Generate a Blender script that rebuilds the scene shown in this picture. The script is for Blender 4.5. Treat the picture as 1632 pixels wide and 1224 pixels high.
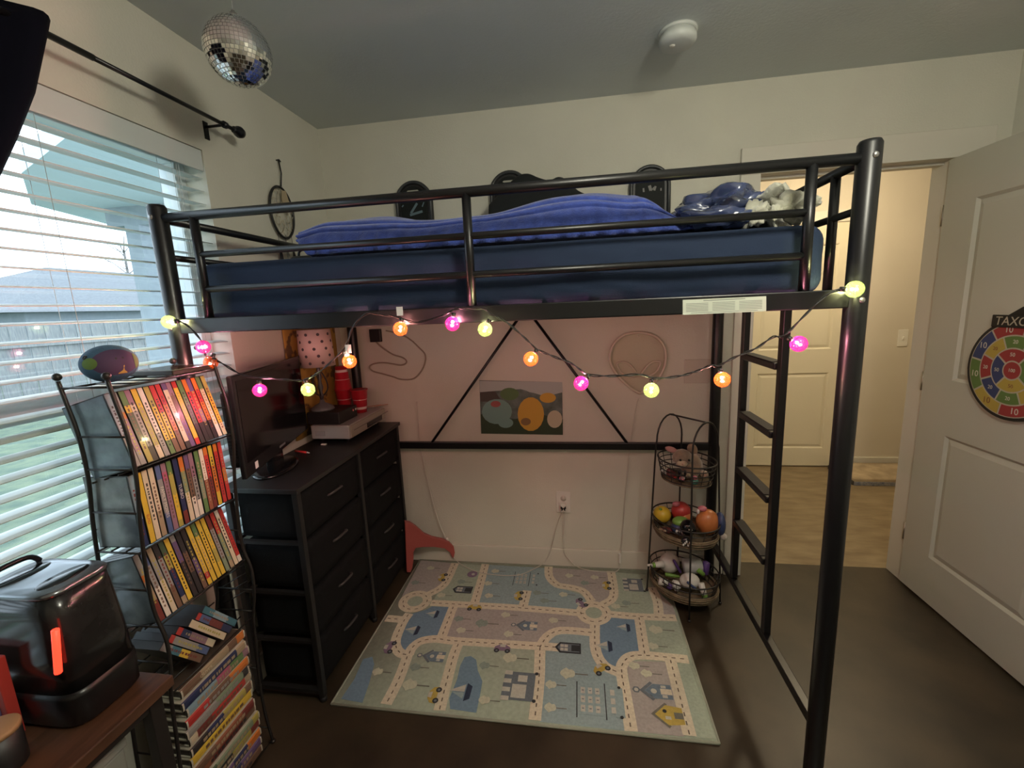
import bpy, bmesh, math, random
from mathutils import Vector, Matrix, noise

for o in list(bpy.data.objects):
    bpy.data.objects.remove(o, do_unlink=True)
scene = bpy.context.scene
COL = scene.collection
PI = math.pi

# ---------------------------------------------------------------- camera
CAM = Vector((1.328, -2.307, 1.478))
F_PX, IW, IH = 694.7, 1632, 1224
PITCH, YAW, ROLL = 0.173365, 0.153879, -0.0435092
_fw0 = Vector((-math.sin(YAW), math.cos(YAW), 0)); _rt0 = Vector((math.cos(YAW), math.sin(YAW), 0)); _up0 = Vector((0, 0, 1))
FWD = _fw0 * math.cos(PITCH) - _up0 * math.sin(PITCH)
_upp = _up0 * math.cos(PITCH) + _fw0 * math.sin(PITCH)
RIGHT = _rt0 * math.cos(ROLL) + _upp * math.sin(ROLL)
UP = _upp * math.cos(ROLL) - _rt0 * math.sin(ROLL)
cd = bpy.data.cameras.new('camera'); cam = bpy.data.objects.new('camera', cd); COL.objects.link(cam)
cd.sensor_width = 36; cd.sensor_fit = 'HORIZONTAL'; cd.lens = F_PX / IW * 36; cd.clip_start = 0.02; cd.clip_end = 300
mw = Matrix((RIGHT, UP, -FWD)).transposed().to_4x4(); mw.translation = CAM
cam.matrix_world = mw
scene.camera = cam

def ray(px, py):
    return RIGHT * ((px - IW / 2) / F_PX) - UP * ((py - IH / 2) / F_PX) + FWD
def on_x(px, py, x): d = ray(px, py); return CAM + d * ((x - CAM.x) / d.x)
def on_y(px, py, y): d = ray(px, py); return CAM + d * ((y - CAM.y) / d.y)
def on_z(px, py, z): d = ray(px, py); return CAM + d * ((z - CAM.z) / d.z)
def on_pl(px, py, p0, n): d = ray(px, py); return CAM + d * ((p0 - CAM).dot(n) / d.dot(n))

# ---------------------------------------------------------------- world, exposure
w = bpy.data.worlds.new('sky'); scene.world = w; w.use_nodes = True
bg = w.node_tree.nodes['Background']; bg.inputs[0].default_value = (0.80, 0.92, 1.0, 1); bg.inputs[1].default_value = 3.0
vs = scene.view_settings
vs.view_transform = 'Standard'; vs.look = 'None'; vs.gamma = 1; vs.use_curve_mapping = False; vs.exposure = 0.6
ROOM_LAMP, HALL_LAMP = 43.0, 52.0     # emission of the bedroom lamp globe and the hallway lamp dome

# ---------------------------------------------------------------- materials
MATS = {}
def M(name, col=(.5, .5, .5), rough=.6, metal=0.0, var=0.0, vscale=8.0, bump=0.0, bscale=60.0, emit=None, estr=0.0,
      coat=0.0, sheen=0.0, spec=None, col2=None, stretch=None, thr=None, trans=0.0, ior=None, alpha=None):
    if name in MATS: return MATS[name]
    m = bpy.data.materials.new(name); m.use_nodes = True; MATS[name] = m
    nt = m.node_tree; N = nt.nodes; L = nt.links; b = N['Principled BSDF']
    b.inputs['Base Color'].default_value = (*col, 1); b.inputs['Roughness'].default_value = rough; b.inputs['Metallic'].default_value = metal
    if coat: b.inputs['Coat Weight'].default_value = coat; b.inputs['Coat Roughness'].default_value = .08
    if sheen: b.inputs['Sheen Weight'].default_value = sheen
    if spec is not None: b.inputs['Specular IOR Level'].default_value = spec
    if trans: b.inputs['Transmission Weight'].default_value = trans
    if ior: b.inputs['IOR'].default_value = ior
    if alpha is not None: b.inputs['Alpha'].default_value = alpha
    if emit: b.inputs['Emission Color'].default_value = (*emit, 1); b.inputs['Emission Strength'].default_value = estr
    if var or bump or col2:
        tc = N.new('ShaderNodeTexCoord'); mp = N.new('ShaderNodeMapping'); L.new(tc.outputs['Object'], mp.inputs[0])
        if stretch: mp.inputs['Scale'].default_value = stretch
    if var or col2:
        nz = N.new('ShaderNodeTexNoise'); nz.inputs['Scale'].default_value = vscale; nz.inputs['Detail'].default_value = 6; L.new(mp.outputs[0], nz.inputs['Vector'])
        rp = N.new('ShaderNodeValToRGB'); L.new(nz.outputs['Fac'], rp.inputs[0])
        a = col2 if col2 else tuple(max(0, c * (1 - var)) for c in col)
        c2 = col if col2 else tuple(min(1, c * (1 + var)) for c in col)
        t0, t1 = thr if thr else (.35, .65)
        rp.color_ramp.elements[0].position = t0; rp.color_ramp.elements[1].position = t1
        rp.color_ramp.elements[0].color = (*a, 1); rp.color_ramp.elements[1].color = (*c2, 1)
        L.new(rp.outputs[0], b.inputs['Base Color'])
    if bump:
        n2 = N.new('ShaderNodeTexNoise'); n2.inputs['Scale'].default_value = bscale; n2.inputs['Detail'].default_value = 4; L.new(mp.outputs[0], n2.inputs['Vector'])
        bp = N.new('ShaderNodeBump'); bp.inputs['Strength'].default_value = bump; bp.inputs['Distance'].default_value = .01
        L.new(n2.outputs['Fac'], bp.inputs['Height']); L.new(bp.outputs[0], b.inputs['Normal'])
    return m

def thin_glass(name, tint=(1, 1, 1), refl=.06, rough=.02):
    if name in MATS: return MATS[name]
    m = bpy.data.materials.new(name); m.use_nodes = True; MATS[name] = m
    nt = m.node_tree; N = nt.nodes; L = nt.links; N.remove(N['Principled BSDF'])
    t = N.new('ShaderNodeBsdfTransparent'); t.inputs[0].default_value = (*tint, 1)
    g = N.new('ShaderNodeBsdfGlossy'); g.inputs['Roughness'].default_value = rough
    mx = N.new('ShaderNodeMixShader'); mx.inputs[0].default_value = refl
    L.new(t.outputs[0], mx.inputs[1]); L.new(g.outputs[0], mx.inputs[2]); L.new(mx.outputs[0], N['Material Output'].inputs[0])
    return m

wall_m = M('wall_paint', (.63, .615, .53), .85, var=.03, vscale=3, bump=.12, bscale=120)
ceil_m = M('ceiling_paint', (.60, .64, .63), .9, var=.03, vscale=2, bump=.1, bscale=90)
trim_m = M('trim_paint', (.66, .63, .55), .45)
door_m = M('door_paint', (.50, .49, .42), .5, bump=.04, bscale=200)
halldoor_m = M('hall_door_paint', (.70, .64, .49), .5)
floor_m = M('stained_concrete', (.055, .039, .023), .42, var=.3, vscale=4.0, bump=.06, bscale=25, col2=(.022, .016, .010), thr=(.3, .72))
hallfloor_m = M('tan_concrete', (.29, .22, .13), .38, vscale=6, bump=.05, bscale=25, col2=(.17, .12, .065), thr=(.3, .7), stretch=(1, 2.5, 1))
bed_m = M('black_enamel', (.006, .0065, .0075), .34, spec=.45)
black_m = M('black_plastic', (.012, .012, .013), .45)
blackgloss_m = M('black_gloss', (.006, .006, .007), .15)
navy_sheet_m = M('navy_sheet', (.016, .029, .064), .85, spec=.3, bump=.1, bscale=300)
blue_plush_m = M('royal_blue_plush', (.036, .068, .31), .95, sheen=.35, var=.2, vscale=40, bump=.35, bscale=220)
white_m = M('white_plastic', (.72, .70, .64), .4)
vinyl_m = M('window_vinyl', (.62, .66, .66), .5)
blind_m = M('blind_slat', (.60, .64, .63), .55)
wire_m = M('black_wire', (.014, .014, .013), .4)
cream_m = M('cream_print', (.62, .55, .42), .95)
paper_m = M('paper_white', (.62, .66, .56), .7)

# ---------------------------------------------------------------- mesh helpers
class MB:
    def __init__(self): self.v = []; self.f = []; self.mi = []; self.sm = []
    def add(self, vs, fs, mi=0, smooth=False):
        o = len(self.v); self.v += [tuple(p) for p in vs]
        for f in fs: self.f.append([i + o for i in f]); self.mi.append(mi); self.sm.append(smooth)
        return self
    def box(self, lo, hi, mi=0, mat=None):
        x0, y0, z0 = lo; x1, y1, z1 = hi
        vs = [Vector(p) for p in ((x0,y0,z0),(x1,y0,z0),(x1,y1,z0),(x0,y1,z0),(x0,y0,z1),(x1,y0,z1),(x1,y1,z1),(x0,y1,z1))]
        if mat is not None: vs = [mat @ p for p in vs]
        return self.add(vs, [(0,3,2,1),(4,5,6,7),(0,1,5,4),(1,2,6,5),(2,3,7,6),(3,0,4,7)], mi)
    def tube(self, pts, r, seg=8, mi=0, closed=False, caps=True):
        pts = [Vector(p) for p in pts]; n = len(pts); rs = r if isinstance(r, (list, tuple)) else [r] * n
        vs = []; prev = None
        for i, p in enumerate(pts):
            if closed: t = pts[(i+1) % n] - pts[i-1]
            else: t = (pts[min(i+1, n-1)] - pts[max(i-1, 0)])
            t = t.normalized() if t.length > 1e-9 else Vector((0,0,1))
            if prev is None:
                a = Vector((0,0,1)) if abs(t.z) < .9 else Vector((1,0,0)); u = t.cross(a).normalized()
            else:
                u = prev - t * prev.dot(t); u = u.normalized() if u.length > 1e-6 else t.orthogonal().normalized()
            prev = u; w_ = t.cross(u)
            for k in range(seg):
                a = 2*PI*k/seg; vs.append(p + (u*math.cos(a) + w_*math.sin(a)) * rs[i])
        fs = []
        for i in range(n if closed else n-1):
            j = (i+1) % n
            for k in range(seg): fs.append((i*seg+k, i*seg+(k+1) % seg, j*seg+(k+1) % seg, j*seg+k))
        if caps and not closed: fs.append(tuple(range(seg))[::-1]); fs.append(tuple((n-1)*seg+k for k in range(seg)))
        return self.add(vs, fs, mi, True)
    def lathe(self, prof, c=(0,0,0), seg=24, mi=0, mat=None, smooth=True):
        vs = []; c = Vector(c)
        for r, z in prof:
            for k in range(seg):
                a = 2*PI*k/seg; p = Vector((r*math.cos(a), r*math.sin(a), z)); vs.append((mat @ p if mat is not None else p) + c)
        fs = []
        for i in range(len(prof)-1):
            for k in range(seg): fs.append((i*seg+k, i*seg+(k+1) % seg, (i+1)*seg+(k+1) % seg, (i+1)*seg+k))
        if prof[0][0] > 1e-5: fs.append(tuple(range(seg))[::-1])
        if prof[-1][0] > 1e-5: fs.append(tuple((len(prof)-1)*seg+k for k in range(seg)))
        return self.add(vs, fs, mi, smooth)
    def ell(self, c, r, seg=16, rings=10, mi=0, mat=None, lump=0.0, ls=4.0, seed=0):
        r = r if isinstance(r, (list, tuple)) else (r, r, r); vs = []
        for i in range(rings+1):
            th = PI*i/rings
            for k in range(seg):
                a = 2*PI*k/seg; d = Vector((math.sin(th)*math.cos(a), math.sin(th)*math.sin(a), -math.cos(th)))
                s = 1 + (lump*noise.noise(d*ls + Vector((seed*7.3, seed*3.1, seed))) if lump else 0)
                p = Vector((d.x*r[0]*s, d.y*r[1]*s, d.z*r[2]*s)); vs.append((mat @ p if mat is not None else p) + Vector(c))
        fs = [(i*seg+k, i*seg+(k+1) % seg, (i+1)*seg+(k+1) % seg, (i+1)*seg+k) for i in range(rings) for k in range(seg)]
        return self.add(vs, fs, mi, True)
    def prism(self, poly, dvec, mi=0, mi_side=None, smooth=False):
        poly = [Vector(p) for p in poly]; n = len(poly); d = Vector(dvec)
        self.add(poly + [p + d for p in poly], [tuple(range(n))[::-1], tuple(range(n, 2*n))], mi)
        self.add(poly + [p + d for p in poly], [(i, (i+1) % n, n+(i+1) % n, n+i) for i in range(n)], mi if mi_side is None else mi_side)
        return self
    def poly(self, pts, mi=0): return self.add(pts, [tuple(range(len(pts)))], mi)
    def loft(self, rings, mi=0, cap=True, smooth=True):
        n = len(rings[0]); vs = [p for r_ in rings for p in r_]
        fs = [(i*n+k, i*n+(k+1) % n, (i+1)*n+(k+1) % n, (i+1)*n+k) for i in range(len(rings)-1) for k in range(n)]
        if cap: fs.append(tuple(range(n))[::-1]); fs.append(tuple((len(rings)-1)*n+k for k in range(n)))
        return self.add(vs, fs, mi, smooth)
    def build(self, name, mats, parent=None, bevel=0, loc=None, recalc=True):
        me = bpy.data.meshes.new(name); me.from_pydata(self.v, [], self.f)
        for m in (mats if isinstance(mats, (list, tuple)) else [mats]): me.materials.append(m)
        me.polygons.foreach_set('material_index', self.mi); me.polygons.foreach_set('use_smooth', self.sm)
        if recalc:
            bm = bmesh.new(); bm.from_mesh(me); bmesh.ops.remove_doubles(bm, verts=bm.verts, dist=1e-6)
            bmesh.ops.recalc_face_normals(bm, faces=bm.faces); bm.to_mesh(me); bm.free()
        me.update()
        o = bpy.data.objects.new(name, me); COL.objects.link(o)
        if parent is not None: o.parent = parent
        if loc is not None: o.location = loc
        if bevel:
            b = o.modifiers.new('bevel', 'BEVEL'); b.width = bevel; b.segments = 2; b.limit_method = 'ANGLE'; b.angle_limit = math.radians(50)
        return o

def tag(o, label=None, cat=None, group=None, kind=None):
    if label: o['label'] = label
    if cat: o['category'] = cat
    if group: o['group'] = group
    if kind: o['kind'] = kind
    return o
def empty(name, loc=(0, 0, 0), label=None, cat=None, group=None, kind=None):
    o = bpy.data.objects.new(name, None); o.empty_display_size = .05; COL.objects.link(o); o.location = loc
    return tag(o, label, cat, group, kind)
def under(root, part):                      # parent, keeping the part where it was built in world space
    part.parent = root; part.matrix_parent_inverse = root.matrix_basis.inverted(); return part
def subpart(part, o):                        # sub-part of a part placed with under()
    o.parent = part; o.matrix_parent_inverse = Matrix.Translation(part.location).inverted(); return o
def copy_tree(o, parent=None):
    c = o.copy(); COL.objects.link(c); c.parent = parent
    for ch in [x for x in o.children]: copy_tree(ch, c)
    return c
def text_mesh(name, s, size, mat, M4, parent, extrude=.0004, align='CENTER', shear=0):
    cu = bpy.data.curves.new('t', 'FONT'); cu.body = s; cu.size = size; cu.extrude = extrude; cu.align_x = align; cu.align_y = 'CENTER'; cu.shear = shear; cu.resolution_u = 3
    t = bpy.data.objects.new('t', cu); COL.objects.link(t)
    me = bpy.data.meshes.new_from_object(t.evaluated_get(bpy.context.evaluated_depsgraph_get()))
    bpy.data.objects.remove(t); me.transform(M4); me.materials.clear(); me.materials.append(mat)
    o = bpy.data.objects.new(name, me); COL.objects.link(o)
    if parent is not None: under(parent, o)
    return o
def basis(o, x, y, z=None):                  # 4x4 from origin and axes
    x = Vector(x).normalized(); y = Vector(y).normalized(); z = x.cross(y) if z is None else Vector(z)
    m = Matrix((x, y, z)).transposed().to_4x4(); m.translation = Vector(o); return m
def smooth_path(pts, n=8, closed=False):
    pts = [Vector(p) for p in pts]; out = []; N = len(pts)
    for i in range(N if closed else N-1):
        if closed: p0, p1, p2, p3 = pts[i-1], pts[i], pts[(i+1) % N], pts[(i+2) % N]
        else: p0, p1, p2, p3 = pts[max(i-1,0)], pts[i], pts[i+1], pts[min(i+2,N-1)]
        for k in range(n):
            t = k/n; out.append(.5*((2*p1)+(p2-p0)*t+(2*p0-5*p1+4*p2-p3)*t*t+(3*p1-p0-3*p2+p3)*t**3))
    if not closed: out.append(pts[-1])
    return out
def sup_ring(cx, cy, z, rx, ry, n=4.0, seg=40):
    out = []
    for k in range(seg):
        a = 2*PI*k/seg; c, s = math.cos(a), math.sin(a)
        out.append(Vector((cx + rx*math.copysign(abs(c)**(2/n), c), cy + ry*math.copysign(abs(s)**(2/n), s), z)))
    return out
def round_box(size, r, cuts=(10, 10, 4), disp=None):
    sx, sy, sz = [s/2 for s in size]; mb = MB()
    def grid(f, na, nb):
        vs = [f(i/na*2-1, j/nb*2-1) for j in range(nb+1) for i in range(na+1)]
        fs = [(j*(na+1)+i, j*(na+1)+i+1, (j+1)*(na+1)+i+1, (j+1)*(na+1)+i) for j in range(nb) for i in range(na)]
        mb.add(vs, fs, 0, True)
    def P(x, y, z):
        p = Vector((x*sx, y*sy, z*sz)); q = Vector((max(-sx+r, min(sx-r, p.x)), max(-sy+r, min(sy-r, p.y)), max(-sz+r, min(sz-r, p.z))))
        d = p - q
        if d.length > 1e-9: p = q + d.normalized()*r if sum(abs(c) > 1e-9 for c in d) > 1 else p
        if disp: p = disp(p)
        return p
    cx, cy, cz = cuts
    grid(lambda a, b: P(a, b, 1), cx, cy); grid(lambda a, b: P(a, -b, -1), cx, cy)
    grid(lambda a, b: P(a, -1, b), cx, cz); grid(lambda a, b: P(-a, 1, b), cx, cz)
    grid(lambda a, b: P(1, a, b), cy, cz); grid(lambda a, b: P(-1, -a, b), cy, cz)
    return mb

# ================================================================ THE SETTING
H = 2.44; XR = 3.17; YF = -3.9; WT = .115
OX0, OX1, OZ = 2.175, 2.96, 2.035             # doorway
WY0, WY1, WZ0, WZ1 = -1.95, -.79, .60, 2.085  # window opening in the left wall
HX0, HX1, HY = 1.5, 5.2, 1.665                # hall
tag(MB().box((-.16, YF, -.1), (XR+.1, WT, 0)).build('floor', floor_m), 'dark brown stained concrete floor', None, kind='structure')
tag(MB().box((HX0, WT, -.1), (HX1, HY+.1, 0)).build('floor_hall', hallfloor_m), 'tan mottled concrete floor of the hallway', kind='structure')
tag(MB().box((-.16, YF, H), (XR+.1, WT, H+.1)).build('ceiling', ceil_m), 'plain grey white ceiling', kind='structure')
tag(MB().box((HX0, WT, H), (HX1, HY+.1, H+.1)).build('ceiling_hall', ceil_m), 'plain ceiling of the hallway', kind='structure')
mb = MB().box((-.16, YF, 0), (0, WY0, H)).box((-.16, WY1, 0), (0, WT, H)).box((-.16, WY0, 0), (0, WY1, WZ0)).box((-.16, WY0, WZ1), (0, WY1, H))
tag(mb.build('wall_left', wall_m), 'beige left wall with the window', kind='structure')
mb = MB().box((0, 0, 0), (OX0-.02, WT, H)).box((OX1+.02, 0, 0), (XR, WT, H)).box((OX0-.02, 0, OZ+.02), (OX1+.02, WT, H))
tag(mb.build('wall_back', wall_m), 'beige wall behind the loft bed with the doorway', kind='structure')
tag(MB().box((XR, YF, 0), (XR+.1, WT, H)).build('wall_right', wall_m), 'beige wall behind the open door', kind='structure')
tag(MB().box((-.16, YF-.1, 0), (XR+.1, YF, H)).build('wall_front', wall_m), 'beige wall opposite the bed', kind='structure')
hallwall_m = M('hall_wall_paint', (.60, .55, .46), .85, var=.02, vscale=3)
tag(MB().box((HX0, HY, 0), (HX1, HY+.1, H)).build('wall_hall', hallwall_m), 'beige hallway wall facing the doorway', kind='structure')
tag(MB().box((HX0-.1, WT, 0), (HX0, HY+.1, H)).build('wall_hall_left', hallwall_m), 'beige end wall of the hallway', kind='structure')
tag(MB().box((HX1, WT, 0), (HX1+.1, HY+.1, H)).build('wall_hall_right', hallwall_m), 'beige far end wall of the hallway', kind='structure')
tag(MB().box((XR+.1, 0, 0), (HX1, WT, H)).build('wall_hall_front', hallwall_m), 'hallway side wall beside the doorway', kind='structure')

def baseboard(name, lo, hi, label):
    return tag(MB().box(lo, hi).build(name, trim_m, bevel=.004), label, kind='structure')
baseboard('baseboard_back', (0.0, -.014, 0), (OX0-.09, 0, .112), 'white baseboard under the loft bed')
baseboard('baseboard_left', (0, YF, 0), (.014, -.014, .112), 'white baseboard under the window')
baseboard('baseboard_right', (XR-.014, YF, 0), (XR, 0, .112), 'white baseboard behind the open door')
baseboard('baseboard_hall', (3.632, HY-.014, 0), (HX1, HY, .09), 'white baseboard in the hallway')

def casing(name, x0, x1, z, y, s, wd, head, head_over, label):
    e = empty(name, (x0, y, 0), label, kind='structure')
    ya, yb = sorted((y, y + s*.018))
    for nm, lo, hi in (('side_casing', (x0-wd, ya, 0), (x0, yb, z)), ('side_casing', (x1, ya, 0), (x1+wd, yb, z)),
                       ('head_casing', (x0-wd, ya, z), (x1+wd+head_over, yb, z+head))):
        under(e, MB().box(lo, hi).build(nm, trim_m, bevel=.003))
    return e
t1 = casing('trim_1', OX0, OX1, OZ, 0, -1, .088, .118, .055, 'painted casing around the bedroom doorway')
for nm, lo, hi in (('jamb', (OX0-.02, 0, 0), (OX0, WT, OZ)), ('jamb', (OX1, 0, 0), (OX1+.02, WT, OZ)), ('jamb', (OX0-.02, 0, OZ), (OX1+.02, WT, OZ+.02)),
                   ('door_stop', (OX0, .045, 0), (OX0+.012, .085, OZ)), ('door_stop', (OX0, .045, OZ-.012), (OX1, .085, OZ))):
    under(t1, MB().box(lo, hi).build(nm, trim_m))
DX0, DX1 = 2.74, 3.50
casing('trim_2', DX0, DX1, 2.035, HY, -1, .13, .09, 0, 'painted casing around the hallway door')

def panel_door(name, y_is, u0, u1, z0, z1, face, th, panels, mat, label):
    # slab with raised-and-fielded panels on one face; y_is 'x' means door lies in a plane of constant x
    e = empty(name, (face, 0, 0) if y_is == 'x' else (u0, face, 0), label, kind='structure')
    s = -1
    def B(ua, ub, za, zb, d0, d1):
        a, b = sorted((face + s*d0, face + s*d1)); ua, ub = sorted((ua, ub))
        return ((a, ua, za), (b, ub, zb)) if y_is == 'x' else ((ua, a, za), (ub, b, zb))
    mb = MB().box(*B(u0, u1, z0, z1, -th, -.012))
    us = sorted((u0, u1)); pu = sorted(panels[0][:2])
    mb.box(*B(us[0], pu[0], z0, z1, -.012, 0)).box(*B(pu[1], us[1], z0, z1, -.012, 0))
    zz = [z0] + [v for p in sorted(panels, key=lambda p: p[2]) for v in (p[2], p[3])] + [z1]
    for i in range(0, len(zz), 2): mb.box(*B(pu[0], pu[1], zz[i], zz[i+1], -.012, 0))
    under(e, mb.build('slab', mat))
    for p in panels:
        ua, ub = sorted(p[:2]); za, zb = p[2], p[3]; rim = .035
        def q(u, z, d):
            f = face + s*d; return Vector((f, u, z)) if y_is == 'x' else Vector((u, f, z))
        o0 = [q(ua, za, 0), q(ub, za, 0), q(ub, zb, 0), q(ua, zb, 0)]
        o1 = [q(ua+.012, za+.012, -.010), q(ub-.012, za+.012, -.010), q(ub-.012, zb-.012, -.010), q(ua+.012, zb-.012, -.010)]
        o2 = [q(ua+rim, za+rim, -.003), q(ub-rim, za+rim, -.003), q(ub-rim, zb-rim, -.003), q(ua+rim, zb-rim, -.003)]
        mb = MB().loft([o0, o1, o2], cap=False, smooth=False).poly(o2); under(e, mb.build('panel', mat))
    return e
d1 = panel_door('door_1', 'x', -.004, -.77, .012, 2.03, 2.945, .035, [(-.165, -.62, .235, .83), (-.165, -.62, 1.08, 1.84)], door_m, 'open panelled bedroom door with the round target hanging on it')
for z in (.28, 1.05, 1.8):
    under(d1, MB().tube([(2.951, .006, z-.045), (2.951, .006, z+.045)], .006).build('hinge', M('hinge_metal', (.45, .42, .36), .35, .9)))
d2 = panel_door('door_2', 'y', DX0+.003, DX1-.003, .012, 2.03, HY-.020, .0195, [(DX0+.1, DX1-.1, .17, .83), (DX0+.1, DX1-.1, 1.03, 1.87)], halldoor_m, 'closed cream panelled door across the hallway')

# window
e = empty('window_1', (0, WY1, WZ0), 'white vinyl hung window behind the blind', kind='structure')
fx0, fx1 = -.15, -.085
for nm, lo, hi in (('window_frame', (fx0, WY0, WZ0), (fx1, WY0+.045, WZ1)), ('window_frame', (fx0, WY1-.045, WZ0), (fx1, WY1, WZ1)),
                   ('window_frame', (fx0, WY0+.045, WZ0), (fx1, WY1-.045, WZ0+.05)), ('window_frame', (fx0, WY0+.045, WZ1-.05), (fx1, WY1-.045, WZ1)),
                   ('meeting_rail', (-.145, WY0+.045, 1.235), (-.09, WY1-.045, 1.30))):
    under(e, MB().box(lo, hi).build(nm, vinyl_m, bevel=.003))
for za, zb in ((WZ0+.05, 1.235), (1.30, WZ1-.05)):
    under(e, MB().box((-.122, WY0+.045, za), (-.118, WY1-.045, zb)).build('pane', thin_glass('window_glass', (.94, .97, 1.0), .05)))
under(e, MB().box((-.084, WY0+.002, WZ0+.0005), (.03, WY1-.002, WZ0+.02)).build('window_sill', trim_m, bevel=.004))

# ================================================================ OUTSIDE
GZ = -.25
lawn_m = M('lawn', (.15, .19, .12), .95, vscale=6, col2=(.08, .12, .09), bump=.5, bscale=40)
tag(MB().box((-60, -40, GZ-.2), (-.17, 60, GZ)).build('lawn', lawn_m), 'green grass lawn beyond the window', kind='structure')
fence_m = M('fence_boards', (.26, .27, .26), .9, vscale=10, col2=(.18, .19, .20), stretch=(1, 5, .6))
for k in range(9):
    y0 = -3.0 + k*2.44
    fe = empty('fence_panel', (-10, y0, GZ), 'weathered grey board fence panel across the lawn', 'fence', 'fence panels beyond the lawn')
    for j in range(16):
        hh = 1.78 + .02*((j*7+k*3) % 5)/5
        under(fe, MB().box((-10.0-.02*(j % 2), y0+j*.1525+.004, GZ), (-9.98-.02*(j % 2), y0+(j+1)*.1525-.004, GZ+hh)).build('board', fence_m))
    under(fe, MB().box((-9.98, y0, GZ+1.35), (-9.94, y0+2.43, GZ+1.45)).build('fence_rail', fence_m))
roof_m = M('far_shingles', (.15, .16, .17), .95, var=.15, vscale=15)
siding_m = M('pale_siding', (.28, .32, .35), .9, var=.06, vscale=8)
e = empty('neighbour_house', (-18, 9, GZ), 'neighbour house with a low grey gabled roof beyond the fence', 'house')
under(e, MB().box((-24, 9.6, GZ), (-16.5, 20.5, 2.1)).build('house_wall', siding_m))
mb = MB(); R0 = [(-16, 8.8, 2.0), (-16, 21.5, 2.0), (-24.5, 21.5, 2.0), (-24.5, 8.8, 2.0)]; T0 = [(-20, 13.0, 3.9), (-20, 16.5, 3.9)]
vs = R0 + T0; mb.add(vs, [(0,1,5,4), (2,3,4,5), (3,0,4), (1,2,5), (0,3,2,1)]); under(e, mb.build('roof', roof_m))
e = empty('patio_cover', (-3, 1.7, GZ), 'pale porch roof and post of the house seen through the blind', 'porch')
soff_m = M('porch_soffit', (.50, .60, .66), .85)
under(e, MB().prism([(-.45, .16, 2.62), (-1.75, .16, 2.62), (-2.75, .6, 2.62), (-3.7, 1.3, 2.62), (-4.2, 2.85, 2.62), (-.45, 2.85, 2.62)], (0, 0, .14)).build('porch_roof', soff_m))
under(e, MB().box((-3.3, 1.62, 2.44), (-1.0, 1.78, 2.62)).build('porch_beam', siding_m))
under(e, MB().box((-3.1, 1.62, GZ), (-2.94, 1.78, 2.44)).build('porch_post', siding_m))
bark_m = M('bark', (.16, .15, .14), .9)
rnd = random.Random(4)
def tree(x, y, h, seed, label):
    r_ = random.Random(seed); e = empty('bare_tree', (x, y, GZ), label, 'tree', 'bare trees beyond the fence')
    under(e, MB().tube([(x, y, GZ), (x+.1, y, h*.4), (x, y+.1, h*.7)], [.12, .09, .06], 6).build('trunk', bark_m))
    for b in range(14):
        a = r_.uniform(0, 6.28); z = r_.uniform(h*.35, h*.7); L_ = r_.uniform(.8, 2.4)
        p = Vector((x+.05, y+.05, z)); pts = [p]
        for s in range(4): p = p + Vector((math.cos(a)*L_/4, math.sin(a)*L_/4, L_/4*r_.uniform(.3, 1.2))); a += r_.uniform(-.5, .5); pts.append(p)
        mbb = MB().tube(pts, [.03, .025, .018, .012, .006], 5)
        for s in range(5):
            q = pts[r_.randint(1, 4)]; mbb.tube([q, q+Vector((r_.uniform(-.6, .6), r_.uniform(-.6, .6), r_.uniform(.1, .7)))], [.01, .004], 4)
        under(e, mbb.build('branch', bark_m))
tree(-21.5, 5.5, 7.0, 1, 'thin bare tree beyond the fence near the neighbour roof')
tree(-26, 21.5, 8.5, 2, 'bare tree standing taller behind the fence boards')
tree(-20, 8.6, 9.0, 3, 'wide bare tree behind the near end of the fence')
e = empty('utility_pole', (-28, 15.5, GZ), 'distant wooden utility pole with a crossarm', 'pole')
under(e, MB().tube([(-28, 15.5, GZ), (-28, 15.5, 7.2)], .1, 6).build('pole', bark_m)); under(e, MB().box((-28.05, 14.5, 6.5), (-27.95, 16.5, 6.62)).build('crossarm', bark_m))

# ================================================================ BLIND, ROD, CURTAIN
e = empty('window_blind', (-.04, WY1, WZ1), 'white wide-slat horizontal blind hanging open in the window', 'blind')
BX = -.036
under(e, MB().box((BX-.03, WY0+.006, WZ1-.05), (BX+.03, WY1-.006, WZ1-.001)).build('head_rail', blind_m, bevel=.003))
under(e, MB().box((BX+.03, WY0+.006, WZ1-.075), (BX+.036, WY1-.006, WZ1-.003)).build('valance', blind_m, bevel=.002))
slat = None; zt = WZ1-.095; ns = 30; PT = .0455
for k in range(ns):
    z = zt - k*PT
    if slat is None:
        pr = [(-.027, -.0015), (-.012, .0012), (.012, .0012), (.027, -.0015), (.027, .0007), (.012, .0034), (-.012, .0034), (-.027, .0007)]
        mb = MB().loft([[Vector((a, WY0+.008, b)) for a, b in pr], [Vector((a, WY1-.008, b)) for a, b in pr]], smooth=False)
        slat = mb.build('slat', blind_m); o = slat
    else: o = slat.copy(); COL.objects.link(o)
    o.parent = e; o.matrix_parent_inverse = e.matrix_basis.inverted(); o.location = (BX, 0, z); o.rotation_euler = (0, math.radians(5), 0)
under(e, MB().box((BX-.026, WY0+.008, WZ0+.022), (BX+.026, WY1-.008, WZ0+.038)).build('bottom_rail', blind_m, bevel=.003))
for y in (-.92, -1.30, -1.75):
    for dx in (-.027, .027): under(e, MB().tube([(BX+dx, y, WZ0+.03), (BX+dx, y, WZ1-.05)], .0009, 4).build('ladder_cord', M('blind_cord', (.5, .52, .52), .8)))
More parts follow.
